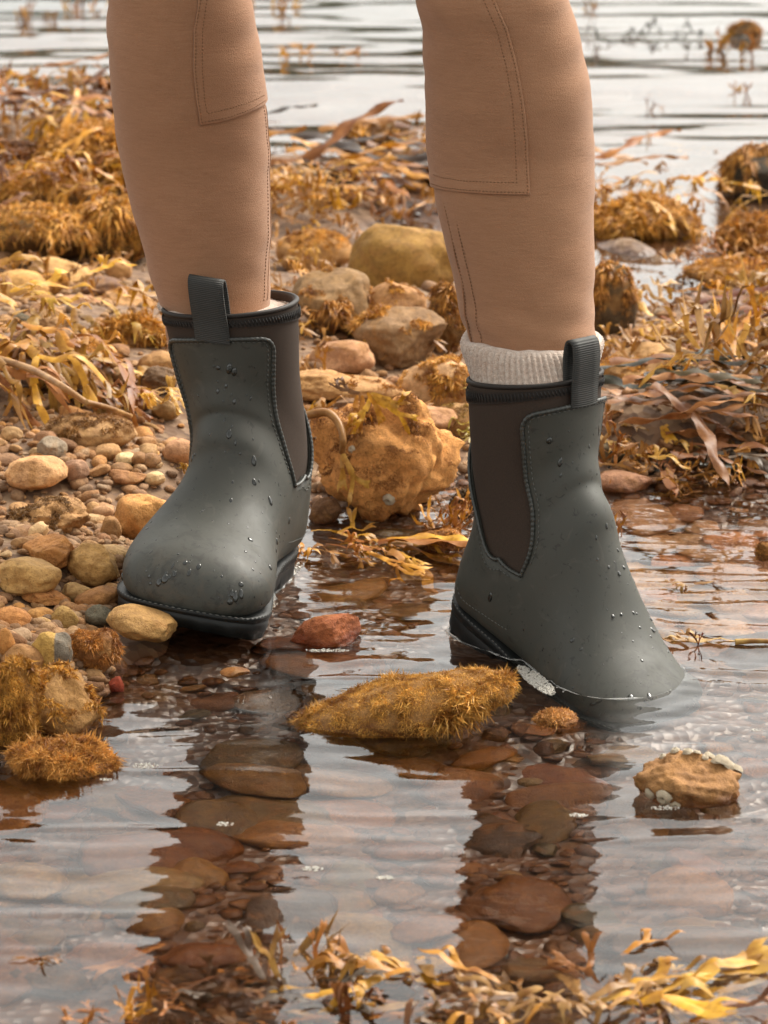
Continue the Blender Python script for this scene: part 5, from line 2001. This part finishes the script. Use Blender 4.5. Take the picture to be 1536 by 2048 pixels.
# ------------------------------------------------------------------ foam
def foam(px, py, wpx, hpx, n, label, seed, rmm=(.3, 1.0), angle=0.0):
    rg = np.random.default_rng(seed)
    v0, f0 = ICO[1]
    acc = Acc()
    c = P(px, py, 0)
    for _ in range(n * 2):
        a, r = rg.uniform(0, 6.28), rg.random() ** .6
        dx, dy = r * math.cos(a) * wpx / 2, r * math.sin(a) * hpx / 2
        x, y = px + dx * math.cos(angle) - dy * math.sin(angle), py + dx * math.sin(angle) + dy * math.cos(angle)
        p = P(x, y, 0)
        rr = (rmm[0] + (rmm[1] - rmm[0]) * rg.random() ** 2.5) * 1e-3
        acc.add(p - c + v0 * rr * np.array([1, 1, .75]) + np.array([0, 0, rr * .3 + float(ripple(p[:1], p[1:2])[0])]), None, f0)
    o = link('foam_patch', acc.mesh('foam_patch'), M_FOAM)
    o.location = c
    tag(o, label, 'foam')


foam(1072, 1362, 92, 26, 620, 'patch of pale bubbles against the right boot sole', 1, (.4, 1.2), .62)
foam(290, 1532, 50, 12, 60, 'small raft of bubbles left of the mirrored left leg', 2)
foam(624, 1738, 46, 10, 50, 'bubble raft between the two mirrored legs', 3)
foam(772, 1756, 36, 8, 30, 'small bubble raft right of centre in the pool', 4)
foam(450, 1648, 34, 8, 30, 'bubbles floating on the mirrored left leg', 5)
foam(1155, 1632, 40, 7, 30, 'thin line of bubbles on the mirrored right leg', 6)
foam(655, 1302, 90, 8, 90, 'thin froth at the foot of the red brown stone', 7)
foam(1516, 1460, 26, 8, 20, 'tiny bubbles at the right edge beside the barnacled rock', 8)
foam(1330, 1618, 60, 8, 30, 'froth along the front of the barnacled rock', 9, (.5, 1.2))
foam(505, 1225, 110, 20, 120, 'froth along the sole of the left boot at its toe', 10, (.5, 1.4), -.35)
foam(585, 1140, 44, 22, 60, 'froth beside the left boot heel', 11, (.5, 1.4), -.5)
foam(210, 1560, 26, 6, 14, 'few bubbles near the rusty weed clump', 12)


def water_rim(boot_name, label, seed, sectors):
    """thin raised lip of water and froth where a boot meets the pool"""
    rg = np.random.default_rng(seed)
    root = bpy.data.objects[boot_name]
    mw = np.array(root.matrix_world)
    pts = []
    for o in [root] + [c_ for c_ in root.children if c_.name.split('.')[0] in ('rubber_upper', 'sole')]:
        me = o.data
        co = np.empty(len(me.vertices) * 3)
        me.vertices.foreach_get('co', co)
        co = co.reshape(-1, 3) @ mw[:3, :3].T + mw[:3, 3]
        ed = np.empty(len(me.edges) * 2, dtype=np.int32)
        me.edges.foreach_get('vertices', ed)
        ed = ed.reshape(-1, 2)
        a, b = co[ed[:, 0]], co[ed[:, 1]]
        k = (a[:, 2] > 0) != (b[:, 2] > 0)
        f = (a[k, 2] / (a[k, 2] - b[k, 2]))[:, None]
        pts.append(a[k] + (b[k] - a[k]) * f)
    pts = np.concatenate(pts)
    if len(pts) < 20:
        return
    c = pts.mean(0)
    ang = np.arctan2(pts[:, 1] - c[1], pts[:, 0] - c[0])
    rr = np.hypot(pts[:, 0] - c[0], pts[:, 1] - c[1])
    n = 96
    bins = np.full(n, np.nan)
    idx = ((ang + np.pi) / (2 * np.pi) * n).astype(int) % n
    for i in range(n):
        if (idx == i).any():
            bins[i] = rr[idx == i].max()
    ok = np.nonzero(~np.isnan(bins))[0]
    bins = np.interp(np.arange(n), ok, bins[ok], period=n)
    th = np.linspace(-np.pi, np.pi, 600)
    r = np.interp((th + np.pi) / (2 * np.pi) * n - .5, np.arange(n), bins, period=n)
    ring = np.stack([c[0] + (r + .0006) * np.cos(th), c[1] + (r + .0006) * np.sin(th), np.full(600, .0004)], -1)
    nz = fbm(v3(th * 5, th * 0 + seed), 3, seed)
    rad_ = np.clip(.0007 + .0011 * nz, 0.00005, .0017)
    acc = Acc()
    tube(acc, ring, rad_, 6, False)
    v0, f0 = ICO[1]
    for _ in range(160):
        i = int(rg.integers(600))
        if nz[i] < .1:
            continue
        q = ring[i] + rg.normal(size=3) * np.array([.0022, .0022, .0002])
        s_ = rg.uniform(.0004, .0011)
        acc.add(q + v0 * s_, None, f0)
    o = link('froth_line', acc.mesh('froth_line'), M_RIM)
    tag(o, label, 'foam')


k_ = NM('water_lip')
M_RIM = k_.set(color=(.9, .9, .87), rough=.05, trans=.75, ior=1.33)
water_rim('boot.001', 'thin bright lip of water round the right boot where it enters the pool', 4, None)
water_rim('boot', 'thin bright lip of water round the heel of the left boot', 5, None)
